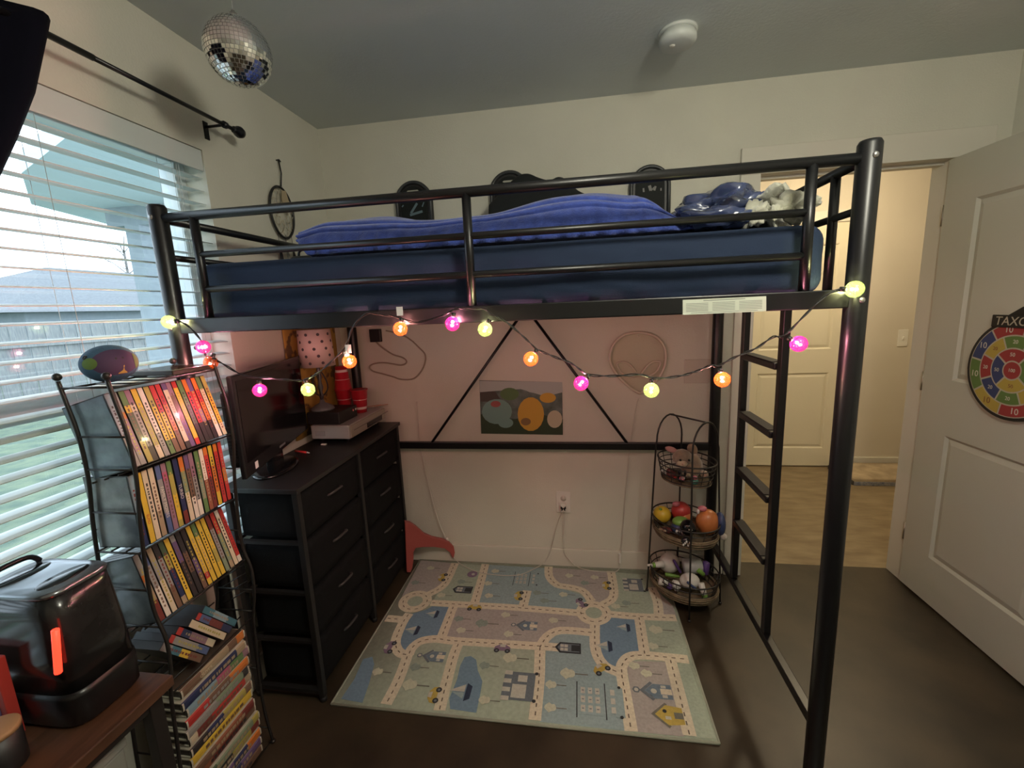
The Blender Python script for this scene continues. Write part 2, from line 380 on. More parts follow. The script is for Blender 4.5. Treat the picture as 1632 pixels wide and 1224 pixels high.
under(e, MB().tube([(BX+.034, -.90, WZ1-.08), (BX+.034, -.905, 1.5), (BX+.034, -.90, 1.0)], .0012, 4).tube([(BX+.034, -.91, WZ1-.08), (BX+.034, -.912, 1.45)], .0012, 4).build('pull_cord', M('blind_cord', (.5, .52, .52), .8)))

e = empty('curtain_rod', (.08, -.72, 2.172), 'black metal curtain rod with round end knob above the window', 'curtain rod')
under(e, MB().tube([(.08, -2.35, 2.172), (.08, -1.2, 2.172)], .0085, 10).tube([(.08, -1.25, 2.172), (.08, -.715, 2.172)], .0068, 10).build('rod', bed_m))
under(e, MB().lathe([(.009, 0), (.012, .004), (.009, .010), (.019, .022), (.021, .032), (.017, .045), (.006, .052)], (.08, -.722, 2.172), mat=Matrix.Rotation(-PI/2, 3, 'X')).build('finial', bed_m))
mb = MB().tube([(.004, -.76, 2.172), (.08, -.76, 2.172)], .005).box((.0005, -.77, 2.13), (.004, -.75, 2.19)).tube([(.08, -.767, 2.172), (.08, -.753, 2.172)], .012, 10)
under(e, mb.build('bracket', bed_m))
curt_m = M('navy_curtain', (.003, .0035, .008), .95, spec=.1)
prof = [(2.20, -1.30, -2.2), (2.17, -1.31, -2.2), (2.02, -1.356, -2.22), (1.9, -1.413, -2.23), (1.8, -1.465, -2.24), (1.6, -1.58, -2.25), (1.4, -1.70, -2.25), (1.15, -1.86, -2.2), (1.05, -1.92, -2.15), (.9, -1.86, -2.2), (.66, -1.82, -2.22)]
NW = 60; rings = []
for side in (1, -1):
    g = []
    for z, ya, yb in prof:
        row = []
        for k in range(NW+1):
            t = k/NW; y = ya + (yb-ya)*t; row.append(Vector((.082 + .022*math.sin(t*PI*15) + side*.0012 + (.012 if z > 2.1 else .0), y, z)))
        g.append(row)
    rings.append(g)
mb = MB(); nr = len(prof)
vs = [p for g in rings for row in g for p in row]; off = nr*(NW+1); fs = []
for i in range(nr-1):
    for k in range(NW):
        a = i*(NW+1)+k; fs.append((a, a+1, a+NW+2, a+NW+1)); fs.append((off+a, off+a+NW+1, off+a+NW+2, off+a+1))
for k in range(NW): fs.append((k, off+k, off+k+1, k+1)); a = (nr-1)*(NW+1)+k; fs.append((a, a+1, off+a+1, off+a))
for i in range(nr-1): a = i*(NW+1); b = a+NW; fs.append((a, a+NW+1, off+a+NW+1, off+a)); fs.append((b, off+b, off+b+NW+1, b+NW+1))
mb.add(vs, fs, 0, True)
tag(mb.build('curtain', curt_m), 'dark navy curtain gathered aside on the rod', 'curtain')

# ================================================================ LOFT BED
BX0, BX1, BYF, BYB = .105, 1.999, -1.115, -.06
bed = empty('loft_bed', (BX0, BYF, 0), 'black metal loft bed with guard rails and side ladder', 'bed')
def bt(name, pts, r, seg=12): return under(bed, MB().tube(pts, r, seg).build(name, bed_m))
PR = .025
for x, y in ((BX0, BYF), (BX1, BYF), (BX0, BYB), (BX1, BYB)):
    p = MB().lathe([(PR-.003, .006), (PR, .010), (PR, 1.812), (PR-.004, 1.82), (.0, 1.822)], (x, y, 0), 20).build('post', bed_m); under(bed, p)
    c = MB().lathe([(PR+.003, 0), (PR+.003, .03), (PR, .03)], (x, y, 0), 20).build('foot_cap', black_m); c.parent = p
    for z in (1.783, 1.46):
        b = MB().ell((x, y-PR, z), (.007, .004, .007), 10, 6).build('bolt', M('bolt_steel', (.3, .3, .3), .35, .8)); b.parent = p
# front and back guard rails
for y in (BYF, BYB):
    bt('guard_rail', [(BX0+PR-.003, y, 1.783), (BX1-PR+.003, y, 1.783)], .0135)
    for z in (1.672, 1.571): bt('guard_rail', [(.222, y, z), (1.88, y, z)], .0095)
    for x in (.222, 1.042, 1.88): bt('guard_upright', [(x, y, 1.783), (x, y, 1.487)], .0125)
    under(bed, MB().box((BX0+PR-.004, y-.013, 1.442), (BX1-PR+.004, y+.013, 1.487)).build('side_rail', bed_m, bevel=.003))
for x in (BX0, BX1):
    bt('end_rail', [(x, BYF+PR-.003, 1.783), (x, BYB-PR+.003, 1.783)], .0125)
    bt('end_rail', [(x, BYF+PR-.003, 1.672), (x, BYB-PR+.003, 1.672)], .0095)
    for y in (-.985, -.19): bt('end_upright', [(x, y, 1.783), (x, y, 1.487)], .0115)
    under(bed, MB().box((x-.013, BYF+PR-.004, 1.442), (x+.013, BYB-PR+.004, 1.487)).build('end_side_rail', bed_m, bevel=.003))
    if x == BX1: under(bed, MB().box((x-.014, BYF+PR-.004, .220), (x+.014, BYB-PR+.004, .252)).build('end_base_rail', bed_m, bevel=.003))
# ladder in the right end
for y in (-.417, -.756): under(bed, MB().box((BX1-.0125, y-.015, .252), (BX1+.0125, y+.015, 1.442)).build('ladder_leg', bed_m, bevel=.003))
for z in (1.245, 1.005, .765, .525):
    r = MB().box((BX1-.022, -.742, z-.012), (BX1+.022, -.431, z+.012)).build('ladder_rung', bed_m, bevel=.005); under(bed, r)
    t = MB().box((BX1-.019, -.72, z+.0121), (BX1+.019, -.452, z+.0145)).build('rung_tread', M('rung_rubber', (.02, .02, .02), .7)); t.parent = r
# rear low bar and diagonal braces
under(bed, MB().box((BX0+PR-.003, BYB-.012, .722), (BX1-PR+.003, BYB+.012, .760)).build('back_bar', bed_m, bevel=.003))
bt('brace', [(.515, BYB-.004, .758), (1.045, BYB-.004, 1.444)], .0075, 8); bt('brace', [(1.572, BYB-.004, .758), (1.09, BYB-.004, 1.444)], .0075, 8)
for k in range(14):
    x = .2 + k*.13; under(bed, MB().box((x-.012, BYF+.014, 1.462), (x+.012, BYB-.014, 1.474)).build('support_slat', bed_m))
# paper warning label on the front rail
p = [on_y(a, b, BYF-.0135) for a, b in ((1088, 502), (1221, 496), (1221, 472), (1088, 478))]
lab = under(bed, MB().prism(p, (0, -.0006, 0)).build('warning_label', paper_m)); lab['label'] = 'white printed warning label'
ink_m = M('grey_ink', (.25, .27, .24), .8); xx = (p[1]-p[0]); yy = (p[3]-p[0]); mb = MB()
for c0 in (.04, .36, .68):
    for r_ in range(6):
        ln = .27 - .05*((r_*3+int(c0*10)) % 3)
        a = p[0] + xx*c0 + yy*(.2+r_*.1) + Vector((0, -.0009, 0)); mb.poly([a, a+xx*ln, a+xx*ln+yy*.035, a+yy*.035])
a = p[0]+xx*.25+yy*.86+Vector((0, -.0009, 0)); mb.poly([a, a+xx*.5, a+xx*.5+yy*.05, a+yy*.05])
a = p[0]+xx*.1+yy*.08+Vector((0, -.0009, 0)); mb.poly([a, a+xx*.8, a+xx*.8+yy*.03, a+yy*.03])
subpart(lab, mb.build('label_print', ink_m))

# ================================================================ MATTRESS AND BEDDING
MZ0, MZ1 = 1.476, 1.655
def mdisp(p):
    q = Vector((p.x*3.2, p.y*3, p.z*9)); n_ = noise.noise(q)*.010 + noise.noise(Vector((p.x*9+p.z*22, p.y*8, p.z*14)))*.006*(1 if p.z < .03 else .35)
    d = Vector((0, math.copysign(1, p.y), 0)) if abs(p.y) > .4 else Vector((0, 0, 1))
    if p.z < -.075: d = Vector((0, 0, 0))
    return p + d*n_
mt = round_box((1.80, .99, MZ1-MZ0), .045, (120, 40, 14), mdisp).build('mattress', navy_sheet_m, loc=((.152+1.952)/2, -.585, (MZ0+MZ1)/2))
tag(mt, 'mattress in a fitted navy sheet on the loft bed', 'mattress')
# long ribbed blue blanket
NU, NV = 150, 150; rings = []
def lerp_tab(t, tab):
    for (a, va), (b, vb) in zip(tab, tab[1:]):
        if t <= b: s = (t-a)/(b-a) if b > a else 0; s = s*s*(3-2*s); return va + (vb-va)*s
    return tab[-1][1]
X0b, X1b = .475, 1.66
for i in range(NU+1):
    t = i/NU; x = X0b + (X1b-X0b)*t
    hgt = lerp_tab(t, [(0, .10), (.08, .135), (.3, .12), (.5, .115), (.75, .165), (.87, .14), (1, .03)])
    yf = -1.0 + .02*noise.noise(Vector((x*4, 0, 0))) + (.05 if t < .02 else 0); yb = -.30
    ring = []
    for k in range(NV):
        a = 2*PI*k/NV; c, s = math.cos(a), math.sin(a)
        if s >= 0:
            z = hgt*abs(s)**.8; y = (yf+yb)/2 - (yb-yf)/2*math.copysign(abs(c)**.62, c)
            zr = z/hgt; z += max(0, min(1, s*3))*.014*noise.noise(Vector((x*5, y*5, 3)))
            if c > 0:
                wv = 2.2*noise.noise(Vector((x*2.5, 0, 9)))
                if zr > .5: y += .009*math.sin(zr*PI*12 + wv); z += .003*math.sin(zr*PI*12 + wv + 1.2)
                else: y += .007*math.sin(x*110 + 4*noise.noise(Vector((x*8, 0, 5))))*(.55-zr)/.5
        else:
            z = 0.004; y = (yf+yb)/2 - (yb-yf)/2*c*.97
        ex = .0
        if t == 1: z = z*.55 + .01
        ring.append(Vector((x - (.105*min(1, z/hgt)*(1-t*8) if t < .125 else 0), y, MZ1+.012+z)))
    rings.append(ring)
tag(MB().loft(rings).build('blanket', blue_plush_m), 'royal blue ribbed plush blanket bunched along the mattress', 'blanket')
# navy throw in a clear plastic bag
bag_m = M('bagged_navy', (.045, .065, .15), .16, coat=1.0, vscale=9, col2=(.02, .03, .085), bump=.5, bscale=18)
mb = MB().ell((1.755, -.83, MZ1+.072), (.13, .17, .06), 40, 24, lump=.5, ls=2.6, seed=2)
tag(mb.build('bagged_throw', bag_m), 'navy patterned throw folded inside a clear plastic bag', 'blanket')
mb = MB().ell((1.71, -1.0, MZ1+.034), (.105, .055, .028), 32, 16, lump=.5, ls=3, seed=5)
tag(mb.build('navy_bundle', bag_m), 'small shiny navy bundle lying against the guard rail', 'blanket')
fleece_m = M('cream_fleece', (.44, .44, .36), .95, sheen=.5, var=.1, vscale=30, bump=.4, bscale=90)
e = empty('fleece_throw', (1.86, -.85, MZ1+.01), 'pale grey cream fleece throw bunched at the ladder end', 'blanket')
for i, (c, r, a) in enumerate((((1.89, -.74, 1.715), (.058, .14, .052), .2), ((1.87, -.95, 1.715), (.055, .085, .050), -.3), ((1.79, -1.02, 1.694), (.026, .034, .034), .5), ((1.80, -.88, 1.762), (.05, .06, .026), .2), ((1.895, -1.02, 1.70), (.045, .04, .036), 0), ((1.80, -.70, 1.775), (.055, .05, .022), .4), ((1.835, -1.03, 1.685), (.022, .03, .026), -.5))):
    under(e, MB().ell(c, r, 24, 14, lump=.7, ls=2.2, seed=i+11, mat=Matrix.Rotation(a, 3, 'Z') @ Matrix.Rotation(a*.6, 3, 'Y')).build('fold', fleece_m))
under(e, MB().ell((1.86, -.85, 1.745), (.05, .06, .025), 24, 14, lump=.7, ls=2.6, seed=31).build('lining', M('denim_lining', (.06, .08, .15), .7)))
# black arched plaques on the wall behind the bed
def arch(cx, top, wd, label, dz=.34, face=None):
    e = empty('arched_plaque', (cx, -.001, top-dz), label, 'wall plaque', 'black arched plaques behind the bed')
    def outline(h, zt, zb, y):
        return [Vector((cx-h, y, zb)), Vector((cx+h, y, zb))] + [Vector((cx+h*math.cos(a), y, zt-h+h*math.sin(a))) for a in [PI*k/18 for k in range(19)]]
    h = wd/2
    under(e, MB().prism(outline(h, top, top-dz, -.002), (0, -.018, 0)).build('backing', black_m, bevel=.002))
    pts = outline(h-.008, top-.008, top-dz+.01, -.024); under(e, MB().tube([p for p in pts[1:]] + [pts[0]], .009, 8).build('rim', M('charcoal_rim', (.035, .038, .04), .4)))
    under(e, MB().prism(outline(h-.028, top-.028, top-dz+.02, -.0201), (0, -.006, 0)).build('face_panel', M('plaque_face', (.012, .014, .014), .65, spec=.2)))
    z = top-.052; s = [Vector((cx-.026, -.0262, z-.004)), Vector((cx+.026, -.0262, z-.004)), Vector((cx+.032, -.0262, z)), Vector((cx+.026, -.0262, z+.005)), Vector((cx-.026, -.0262, z+.005)), Vector((cx-.032, -.0262, z))]
    under(e, MB().prism(s, (0, -.001, 0)).build('slot', M('slot_pale', (.40, .40, .34), .8)))
    if face:
        mb = MB()
        for (u, v, a, b, ang) in face['shapes']:
            ca, sa = math.cos(ang), math.sin(ang)
            mb.poly([Vector((cx+u+ca*x-sa*y, -.0265, top+v+sa*x+ca*y)) for x, y in ((-a, -b), (a, -b), (a, b), (-a, b))])
        under(e, mb.build('printed_mark', face['mat']))
arch(.502, 2.140, .196, 'black arched wall plaque with a pale blue streak near the window', face={'mat': M('pale_blue_mark', (.12, .18, .21), .4), 'shapes': [(.0, -.135, .03, .006, .9), (.05, -.12, .012, .003, 1.1), (-.06, -.12, .006, .003, .8), (.01, -.16, .035, .006, .2)]})
arch(1.003, 2.147, .20, 'black arched wall plaque half hidden by the black garment')
arch(1.680, 2.115, .19, 'black arched wall plaque with white figures near the doorway', face={'mat': M('white_mark', (.22, .22, .21), .6), 'shapes': [(.0, -.105, .007, .012, .3), (.022, -.108, .005, .010, -.3), (-.03, -.112, .004, .009, .1), (.05, -.115, .003, .006, 0), (.012, -.11, .010, .003, .8)]})
# black garment heaped between plaques
gm = M('black_garment', (.010, .012, .013), .95, bump=.2, bscale=40)
mb = MB()
xs = [.92, 1.0, 1.06, 1.11, 1.16, 1.21, 1.25, 1.29, 1.34, 1.40]; hs = [1.97, 2.04, 2.085, 2.092, 2.07, 2.055, 2.066, 2.05, 2.0, 1.97]
R_ = []
for x, h in zip(xs, hs):
    R_.append([Vector((x, -.135 - .052*math.cos(a), 1.66 + (h-1.66)*.5*(1+math.sin(a)))) for a in [2*PI*k/20 for k in range(20)]])
cols_ = [smooth_path([r[k] for r in R_], 4) for k in range(20)]
tag(MB().loft([[c[i] for c in cols_] for i in range(len(cols_[0]))]).build('garment', gm), 'black garment draped in a heap over the middle plaque', 'clothing')
e = empty('handbag', (.28, -.62, MZ1+.005), 'small black bag lying on the bed near the window', 'bag')
under(e, round_box((.12, .09, .05), .015, (8, 8, 6)).build('bag_body', black_m, loc=(.285, -.66, MZ1+.031)))
under(e, MB().tube(smooth_path([(.24, -.66, 1.71), (.25, -.66, 1.735), (.30, -.66, 1.735), (.325, -.66, 1.71)], 6), .005, 6).build('bag_handle', black_m))

# dream catcher on the left wall
e = empty('dream_catcher', (.012, -.40, 1.95), 'black dream catcher with feathers hanging on the left wall', 'dream catcher')
cy, cz, rr = -.402, 1.945, .092
ring = [Vector((.016, cy+rr*math.cos(a)*.86, cz+rr*math.sin(a)*1.2)) for a in [2*PI*k/36 for k in range(36)]]
under(e, MB().tube(ring, .0055, 8, closed=True).build('hoop', black_m))
mb = MB()
for lv, (r1, r2) in enumerate(((1, .78), (.78, .55), (.55, .3))):
    for k in range(9):
        a1 = 2*PI*(k+lv*.5)/9; a2 = a1+PI/9; a3 = a1+2*PI/9
        P_ = lambda r, a: Vector((.016, cy+rr*.86*r*math.cos(a), cz+rr*1.2*r*math.sin(a)))
        mb.tube([P_(r1, a1), P_(r2, a2)], .0017, 4); mb.tube([P_(r2, a2), P_(r1, a3)], .0017, 4)
under(e, mb.build('web', M('web_thread', (.45, .40, .30), .8)))
under(e, MB().tube([(.012, -.375, 2.175), (.014, -.37, 2.12), (.016, -.39, 2.05)], .003, 6).tube([(.004, -.382, 2.173), (.012, -.372, 2.178), (.012, -.362, 2.172)], .003, 6).build('hanging_cord', black_m))
tp = [Vector((.024, -.385+dy, 2.0+dz)) for dy, dz in ((-.015, .04), (.015, .045), (.03, .0), (.02, -.05), (-.005, -.05), (-.02, 0))]
under(e, MB().prism(tp, (.001, 0, 0)).build('price_tag', M('kraft_card', (.42, .34, .22), .8)))
for i, dy in enumerate((-.05, .0, .045)):
    y = cy+dy; zt_ = cz-rr*1.15+.01; mb = MB().tube([(.016, y, zt_), (.018, y, zt_-.06)], .0012, 4)
    under(e, mb.build('cord', black_m))
    f = [Vector((.016+.004*math.sin(t*3), y+s*.012*math.sin(PI*t)**.7, zt_-.055-.13*t)) for s in (1,) for t in [k/8 for k in range(9)]] + [Vector((.016+.004*math.sin(t*3), y-.012*math.sin(PI*t)**.7, zt_-.055-.13*t)) for t in [k/8 for k in range(7, 0, -1)]]
    under(e, MB().prism(f, (.0015, 0, 0)).build('feather', M('grey_feather' if i == 1 else 'dark_feather', (.3, .3, .27) if i == 1 else (.03, .03, .035), .8)))

# ================================================================ DISCO BALL, SMOKE DETECTOR, CEILING LAMPS
dc, dr = Vector((.42, -1.09, 2.2)), .083
e = empty('disco_ball', (dc.x, dc.y, H), 'mirrored disco ball hanging from the ceiling by the window', 'disco ball')
under(e, MB().ell(dc, dr-.0016, 40, 24).build('core', M('ball_core', (.32, .33, .32), .5)))
mb = MB(); NR = 26; rj = random.Random(3)
for i in range(NR):
    t0, t1_ = PI*i/NR, PI*(i+1)/NR; tm = (t0+t1_)/2; n_ = max(4, int(2*NR*math.sin(tm)))
    for k in range(n_):
        g = .07; a0, a1 = 2*PI*(k+g)/n_, 2*PI*(k+1-g)/n_; b0, b1 = t0+(t1_-t0)*g, t1_-(t1_-t0)*g
        am = (a0+a1)/2; nrm = Vector((math.sin(tm)*math.cos(am), math.sin(tm)*math.sin(am), math.cos(tm)))
        jit = Matrix.Rotation(rj.uniform(-.05, .05), 3, 'X') @ Matrix.Rotation(rj.uniform(-.05, .05), 3, 'Y')
        ctr = nrm*dr; q = [Vector((math.sin(b)*math.cos(a), math.sin(b)*math.sin(a), math.cos(b)))*dr for a, b in ((a0, b0), (a1, b0), (a1, b1), (a0, b1))]
        q = [ctr + jit @ (p - nrm*(p.dot(nrm))) for p in q]
        mb.add([dc+p for p in q] + [dc+p-nrm*.0016 for p in q], [(0,1,2,3), (0,4,5,1), (1,5,6,2), (2,6,7,3), (3,7,4,0)])
o = under(e, mb.build('mirror_tiles', M('mirror', (.86, .88, .87), .03, 1.0))); o['kind'] = 'stuff'
under(e, MB().lathe([(.012, 0), (.012, .012), (.005, .014), (.005, .02)], dc+Vector((0, 0, dr-.002)), 14).build('cap', M('steel', (.5, .5, .5), .3, .9)))
under(e, MB().tube([dc+Vector((0, 0, dr+.015)), (dc.x, dc.y, H-.004)], .0008, 5).lathe([(.0, -.012), (.008, -.010), (.012, -.001), (.0125, 0)], (dc.x, dc.y, H), 12).build('hanging_line', M('clear_line', (.4, .42, .42), .4)))
s = on_z(1080, 50, H)
e = empty('smoke_detector', (s.x, s.y, H), 'round white smoke detector on the ceiling', 'smoke detector')
det_m = M('detector_plastic', (.60, .63, .61), .5)
under(e, MB().lathe([(.068, 0), (.068, -.008), (.062, -.010)], (s.x, s.y, H), 36).build('mounting_plate', det_m))
under(e, MB().lathe([(.060, -.0101), (.060, -.018), (.066, -.020), (.066, -.034), (.060, -.043), (.045, -.048), (.015, -.049), (0, -.049)], (s.x, s.y, H), 36).build('cover', det_m))
under(e, MB().lathe([(.010, -.0491), (.010, -.052), (0, -.0525)], (s.x-.02, s.y-.01, H), 16).build('test_button', white_m))
def dome_lamp(x, y, r, col, st, label):
    e = empty('ceiling_lamp', (x, y, H), label, 'lamp')
    under(e, MB().lathe([(r*1.04, 0), (r*1.04, -.03), (r*.98, -.035)], (x, y, H), 32).build('lamp_base', M('brushed_metal', (.5, .48, .44), .35, .9)))
    under(e, MB().lathe([(r*.97, -.0351), (r*.95, -.07), (r*.8, -.12), (r*.5, -.15), (0, -.16)], (x, y, H), 32).build('lamp_dome', M('dome_'+label[:4], (.8, .8, .8), .4, emit=col, estr=st)))
lx, ly, lz, lr = 1.93, -1.96, 2.20, .13
e = empty('pendant_lamp', (lx, ly, H), 'frosted globe lamp hanging from the bedroom ceiling', 'lamp')
under(e, MB().lathe([(.07, 0), (.07, -.012), (.02, -.03), (.012, -.035)], (lx, ly, H), 28).build('ceiling_rose', M('brushed_metal', (.5, .48, .44), .35, .9)))
under(e, MB().tube([(lx, ly, H-.034), (lx, ly, lz+lr+.012)], .008, 10).lathe([(.045, .02), (.04, .0)], (lx, ly, lz+lr-.012), 20).build('stem', M('brushed_metal', (.5, .48, .44), .35, .9)))
under(e, MB().ell((lx, ly, lz), lr, 32, 20).build('lamp_globe', M('room_globe', (.8, .8, .8), .4, emit=(1.0, .95, .78), estr=ROOM_LAMP)))
dome_lamp(3.15, .85, .14, (1.0, .80, .52), HALL_LAMP, 'warm frosted dome lamp on the hallway ceiling')

# ================================================================ DRESSER
DXB, DXF, DY0, DY1, DZ = .04, .335, -.985, -.085, .88
dr_frame = M('dresser_frame', (.009, .0095, .010), .5); dr_fab = M('dresser_fabric', (.0045, .0047, .0052), .9, spec=.2, bump=.25, bscale=400); dr_top = M('dresser_top', (.013, .013, .0135), .42, var=.15, vscale=20, stretch=(1, .15, 1))
ds = empty('dresser', (DXB, DY0, 0), 'black fabric drawer dresser under the loft bed', 'dresser')
under(ds, MB().box((DXB-.008, DY0-.008, DZ-.018), (DXF+.008, DY1+.008, DZ)).build('dresser_top', dr_top, bevel=.002))
for x in (DXB+.011, DXF-.011):
    for y in (DY0+.011, (DY0+DY1)/2, DY1-.011):
        o = under(ds, MB().box((x-.011, y-.011, .02), (x+.011, y+.011, DZ-.018)).build('frame_post', dr_frame, bevel=.002))
        f = MB().lathe([(.013, 0), (.013, .012), (.009, .02)], (x, y, 0), 12).build('foot', black_m); subpart(o, f)
rows = [.055, .258, .461, .664, .862]
for i, z in enumerate(rows[1:-1]):
    for y in (DY0+.011, DY1-.011): under(ds, MB().box((DXB+.022, y-.008, z-.006), (DXF-.022, y+.008, z+.006)).build('frame_bar', dr_frame))
    under(ds, MB().box((DXB+.002, DY0+.022, z-.006), (DXB+.016, DY1-.022, z+.006)).build('frame_bar', dr_frame))
for y in (DY0+.011, DY1-.011): under(ds, MB().box((DXB+.022, y-.010, rows[0]-.02), (DXF-.022, y+.010, rows[0]-.004)).build('frame_bar', dr_frame))
hm = M('handle_fabric', (.035, .034, .033), .5)
for c in range(2):
    ya, yb = (DY0+.026, (DY0+DY1)/2-.014) if c == 0 else ((DY0+DY1)/2+.014, DY1-.026)
    for i in range(4):
        z0, z1 = rows[i]+.009, rows[i+1]-.011
        o = round_box((DXF-.004-DXB-.03, yb-ya, z1-z0), .008, (6, 8, 6), lambda p: p + Vector((0, 0, 0)))
        d = under(ds, o.build('drawer', dr_fab, loc=((DXF-.004+DXB+.03)/2, (ya+yb)/2, (z0+z1)/2)))
        ym, zm = (ya+yb)/2, z1-.075
        h = MB().tube(smooth_path([(DXF-.006, ym-.045, zm-.006), (DXF+.010, ym-.03, zm+.002), (DXF+.012, ym+.03, zm+.002), (DXF-.006, ym+.045, zm-.006)], 6), .0055, 8).build('handle', hm)
        subpart(d, h)
# television
tv = empty('television', (.15, -.77, DZ), 'black flat television standing on the near end of the dresser', 'television')
A = Vector((.240, -1.088, 0)); B = Vector((.052, -.455, 0)); ux = (B-A).normalized(); nx = Vector((-ux.y, ux.x, 0)) * -1
if nx.x < 0: nx = -nx
zb, zt = .955, 1.302; Wd = (B-A).length - .02
def tvp(u, d, z): return A + ux*u + nx*d + Vector((0, 0, z))
def tvbox(u0, u1, d0, d1, z0, z1):
    m = basis(A, ux, nx, (0, 0, 1)); return MB().box((u0, d0, z0), (u1, d1, z1), mat=m)
tvb = M('tv_bezel', (.012, .012, .013), .22)
o = under(tv, tvbox(0, Wd, -.018, 0, zb, zt).build('tv_case', tvb, bevel=.005))
under(tv, tvbox(.022, Wd-.022, .0002, .0012, zb+.05, zt-.02).build('screen', M('tv_screen', (.004, .004, .005), .12)))
under(tv, tvbox(.03, Wd-.06, -.062, -.018, zb+.03, zt-.055).build('tv_back', black_m, bevel=.012))
for k in range(12): under(tv, tvbox(.0285, .0302, -.056, -.026, zb+.05+k*.011, zb+.055+k*.011).build('vent', M('vent_dark', (.03, .03, .03), .6)))
under(tv, tvbox(.07, .092, .0002, .001, zb+.012, zb+.036).build('energy_sticker', M('sticker_white', (.75, .75, .75), .6)))
under(tv, tvbox(Wd/2-.03, Wd/2+.03, .0002, .001, zb+.016, zb+.024).build('maker_badge', M('badge_silver', (.35, .35, .36), .3, .6)))
under(tv, tvbox(Wd/2-.05, Wd/2+.05, -.05, -.02, DZ+.012, zb+.02).build('stand_neck', blackgloss_m, bevel=.004))
rg = [[tvp(Wd/2 + .13*math.cos(a), -.035+.075*math.sin(a), z) for a in [2*PI*k/36 for k in range(36)]] for z in (DZ+.0005, DZ+.008)]
rg.append([tvp(Wd/2 + .118*math.cos(a), -.035+.064*math.sin(a), DZ+.013) for a in [2*PI*k/36 for k in range(36)]])
under(tv, MB().loft(rg).build('stand_base', blackgloss_m))
# silver disc player, black box, lamp, cups
PX0, PX1, PY0, PY1, PZ0, PZ1 = .068, .262, -.470, -.092, .902, .968
pl = empty('disc_player', (PX0, PY0, DZ), 'silver disc player lying on the dresser', 'disc player')
silver = M('player_silver', (.42, .41, .39), .38, .35)
under(pl, MB().box((PX0, PY0, PZ0), (PX1, PY1, PZ1)).build('player_case', silver, bevel=.004))
under(pl, MB().box((PX1, PY0+.004, PZ0+.004), (PX1+.008, PY1-.004, PZ1-.004)).build('front_panel', M('player_front', (.36, .33, .27), .35, .4), bevel=.002))
under(pl, MB().box((PX1+.008, -.31, PZ0+.010), (PX1+.0095, -.14, PZ0+.034)).build('display_window', blackgloss_m))
under(pl, MB().box((PX1+.008, -.44, PZ0+.034), (PX1+.0095, -.06, PZ0+.037)).build('front_groove', M('groove', (.12, .11, .1), .5)))
under(pl, MB().box((PX0+.02, PY0-.0008, PZ0+.015), (PX0+.07, PY0, PZ0+.038)).build('rating_plate', M('plate_grey', (.28, .28, .27), .5)))
for x in (PX0+.03, PX1-.03):
    for y in (PY0+.04, PY1-.04): under(pl, MB().lathe([(.011, 0), (.011, PZ0-DZ)], (x, y, DZ), 12).build('foot', black_m))
bb = empty('game_console', (.10, -.36, PZ1), 'flat black media box on top of the silver player', 'media box')
under(bb, MB().box((.045, -.456, PZ1+.0005), (.212, -.285, PZ1+.060)).build('box_case', M('matte_black', (.010, .009, .009), .55), bevel=.005))
for k, c in enumerate(((.6, .15, .15), (.7, .65, .55))): under(bb, MB().ell((.2125, -.325+k*.024, PZ1+.040), (.003, .006, .006), 10, 6).build('jack', M('jack_%d' % k, c, .4)))
LC = Vector((.093, -.392, PZ1+.0605))
lm = empty('table_lamp', LC, 'small lamp with a pink white polka dot shade on the dresser', 'lamp')
lm_m = M('lamp_stem', (.10, .10, .105), .35, .5)
under(lm, MB().lathe([(.054, 0), (.054, .006), (.048, .014), (.034, .024), (.014, .034), (.009, .05)], LC, 28).build('lamp_foot', M('lamp_foot_grey', (.12, .125, .13), .5)))
under(lm, MB().lathe([(.008, .05), (.012, .07), (.007, .085), (.014, .11), (.007, .14), (.013, .165), (.007, .19), (.010, .235)], LC, 16).build('lamp_stem', lm_m))
for k in range(4):
    a = k*PI/2+.4; pts = [LC+Vector((math.cos(a)*r_, math.sin(a)*r_, z)) for r_, z in ((.012, .07), (.032, .10), (.030, .14), (.012, .185))]
    under(lm, MB().tube(smooth_path(pts, 5), .0035, 6).build('scroll', black_m))
SB, ST, SR0, SR1 = .214, .388, .081, .073
sh_m = M('shade_fabric', (.66, .50, .46), .9, bump=.1, bscale=300)
prof_ = [(SR0, SB), (SR1, ST), (SR1-.0015, ST), (SR0-.0015, SB), (SR0, SB)]
sh = under(lm, MB().lathe(prof_, LC, 40).build('lamp_shade', sh_m))
mb = MB(); dm = M('dot_grey', (.075, .06, .065), .9)
for r_ in range(5):
    z = SB + .02 + r_*.033; R1 = SR0 + (SR1-SR0)*(z-SB)/(ST-SB) + .0006
    for k in range(9):
        a = 2*PI*(k+.5*(r_ % 2))/9 + .15*r_; ring = []
        for j in range(10):
            t = 2*PI*j/10; aa = a + .0072*math.cos(t)/R1; ring.append(LC+Vector((R1*math.cos(aa), R1*math.sin(aa), z+.0072*math.sin(t))))
        mb.poly(ring)
o = subpart(sh, mb.build('dots', dm)); o['kind'] = 'stuff'
cup_m = M('red_cup', (.42, .018, .03), .35); cupi_m = M('cup_white', (.72, .58, .55), .5)
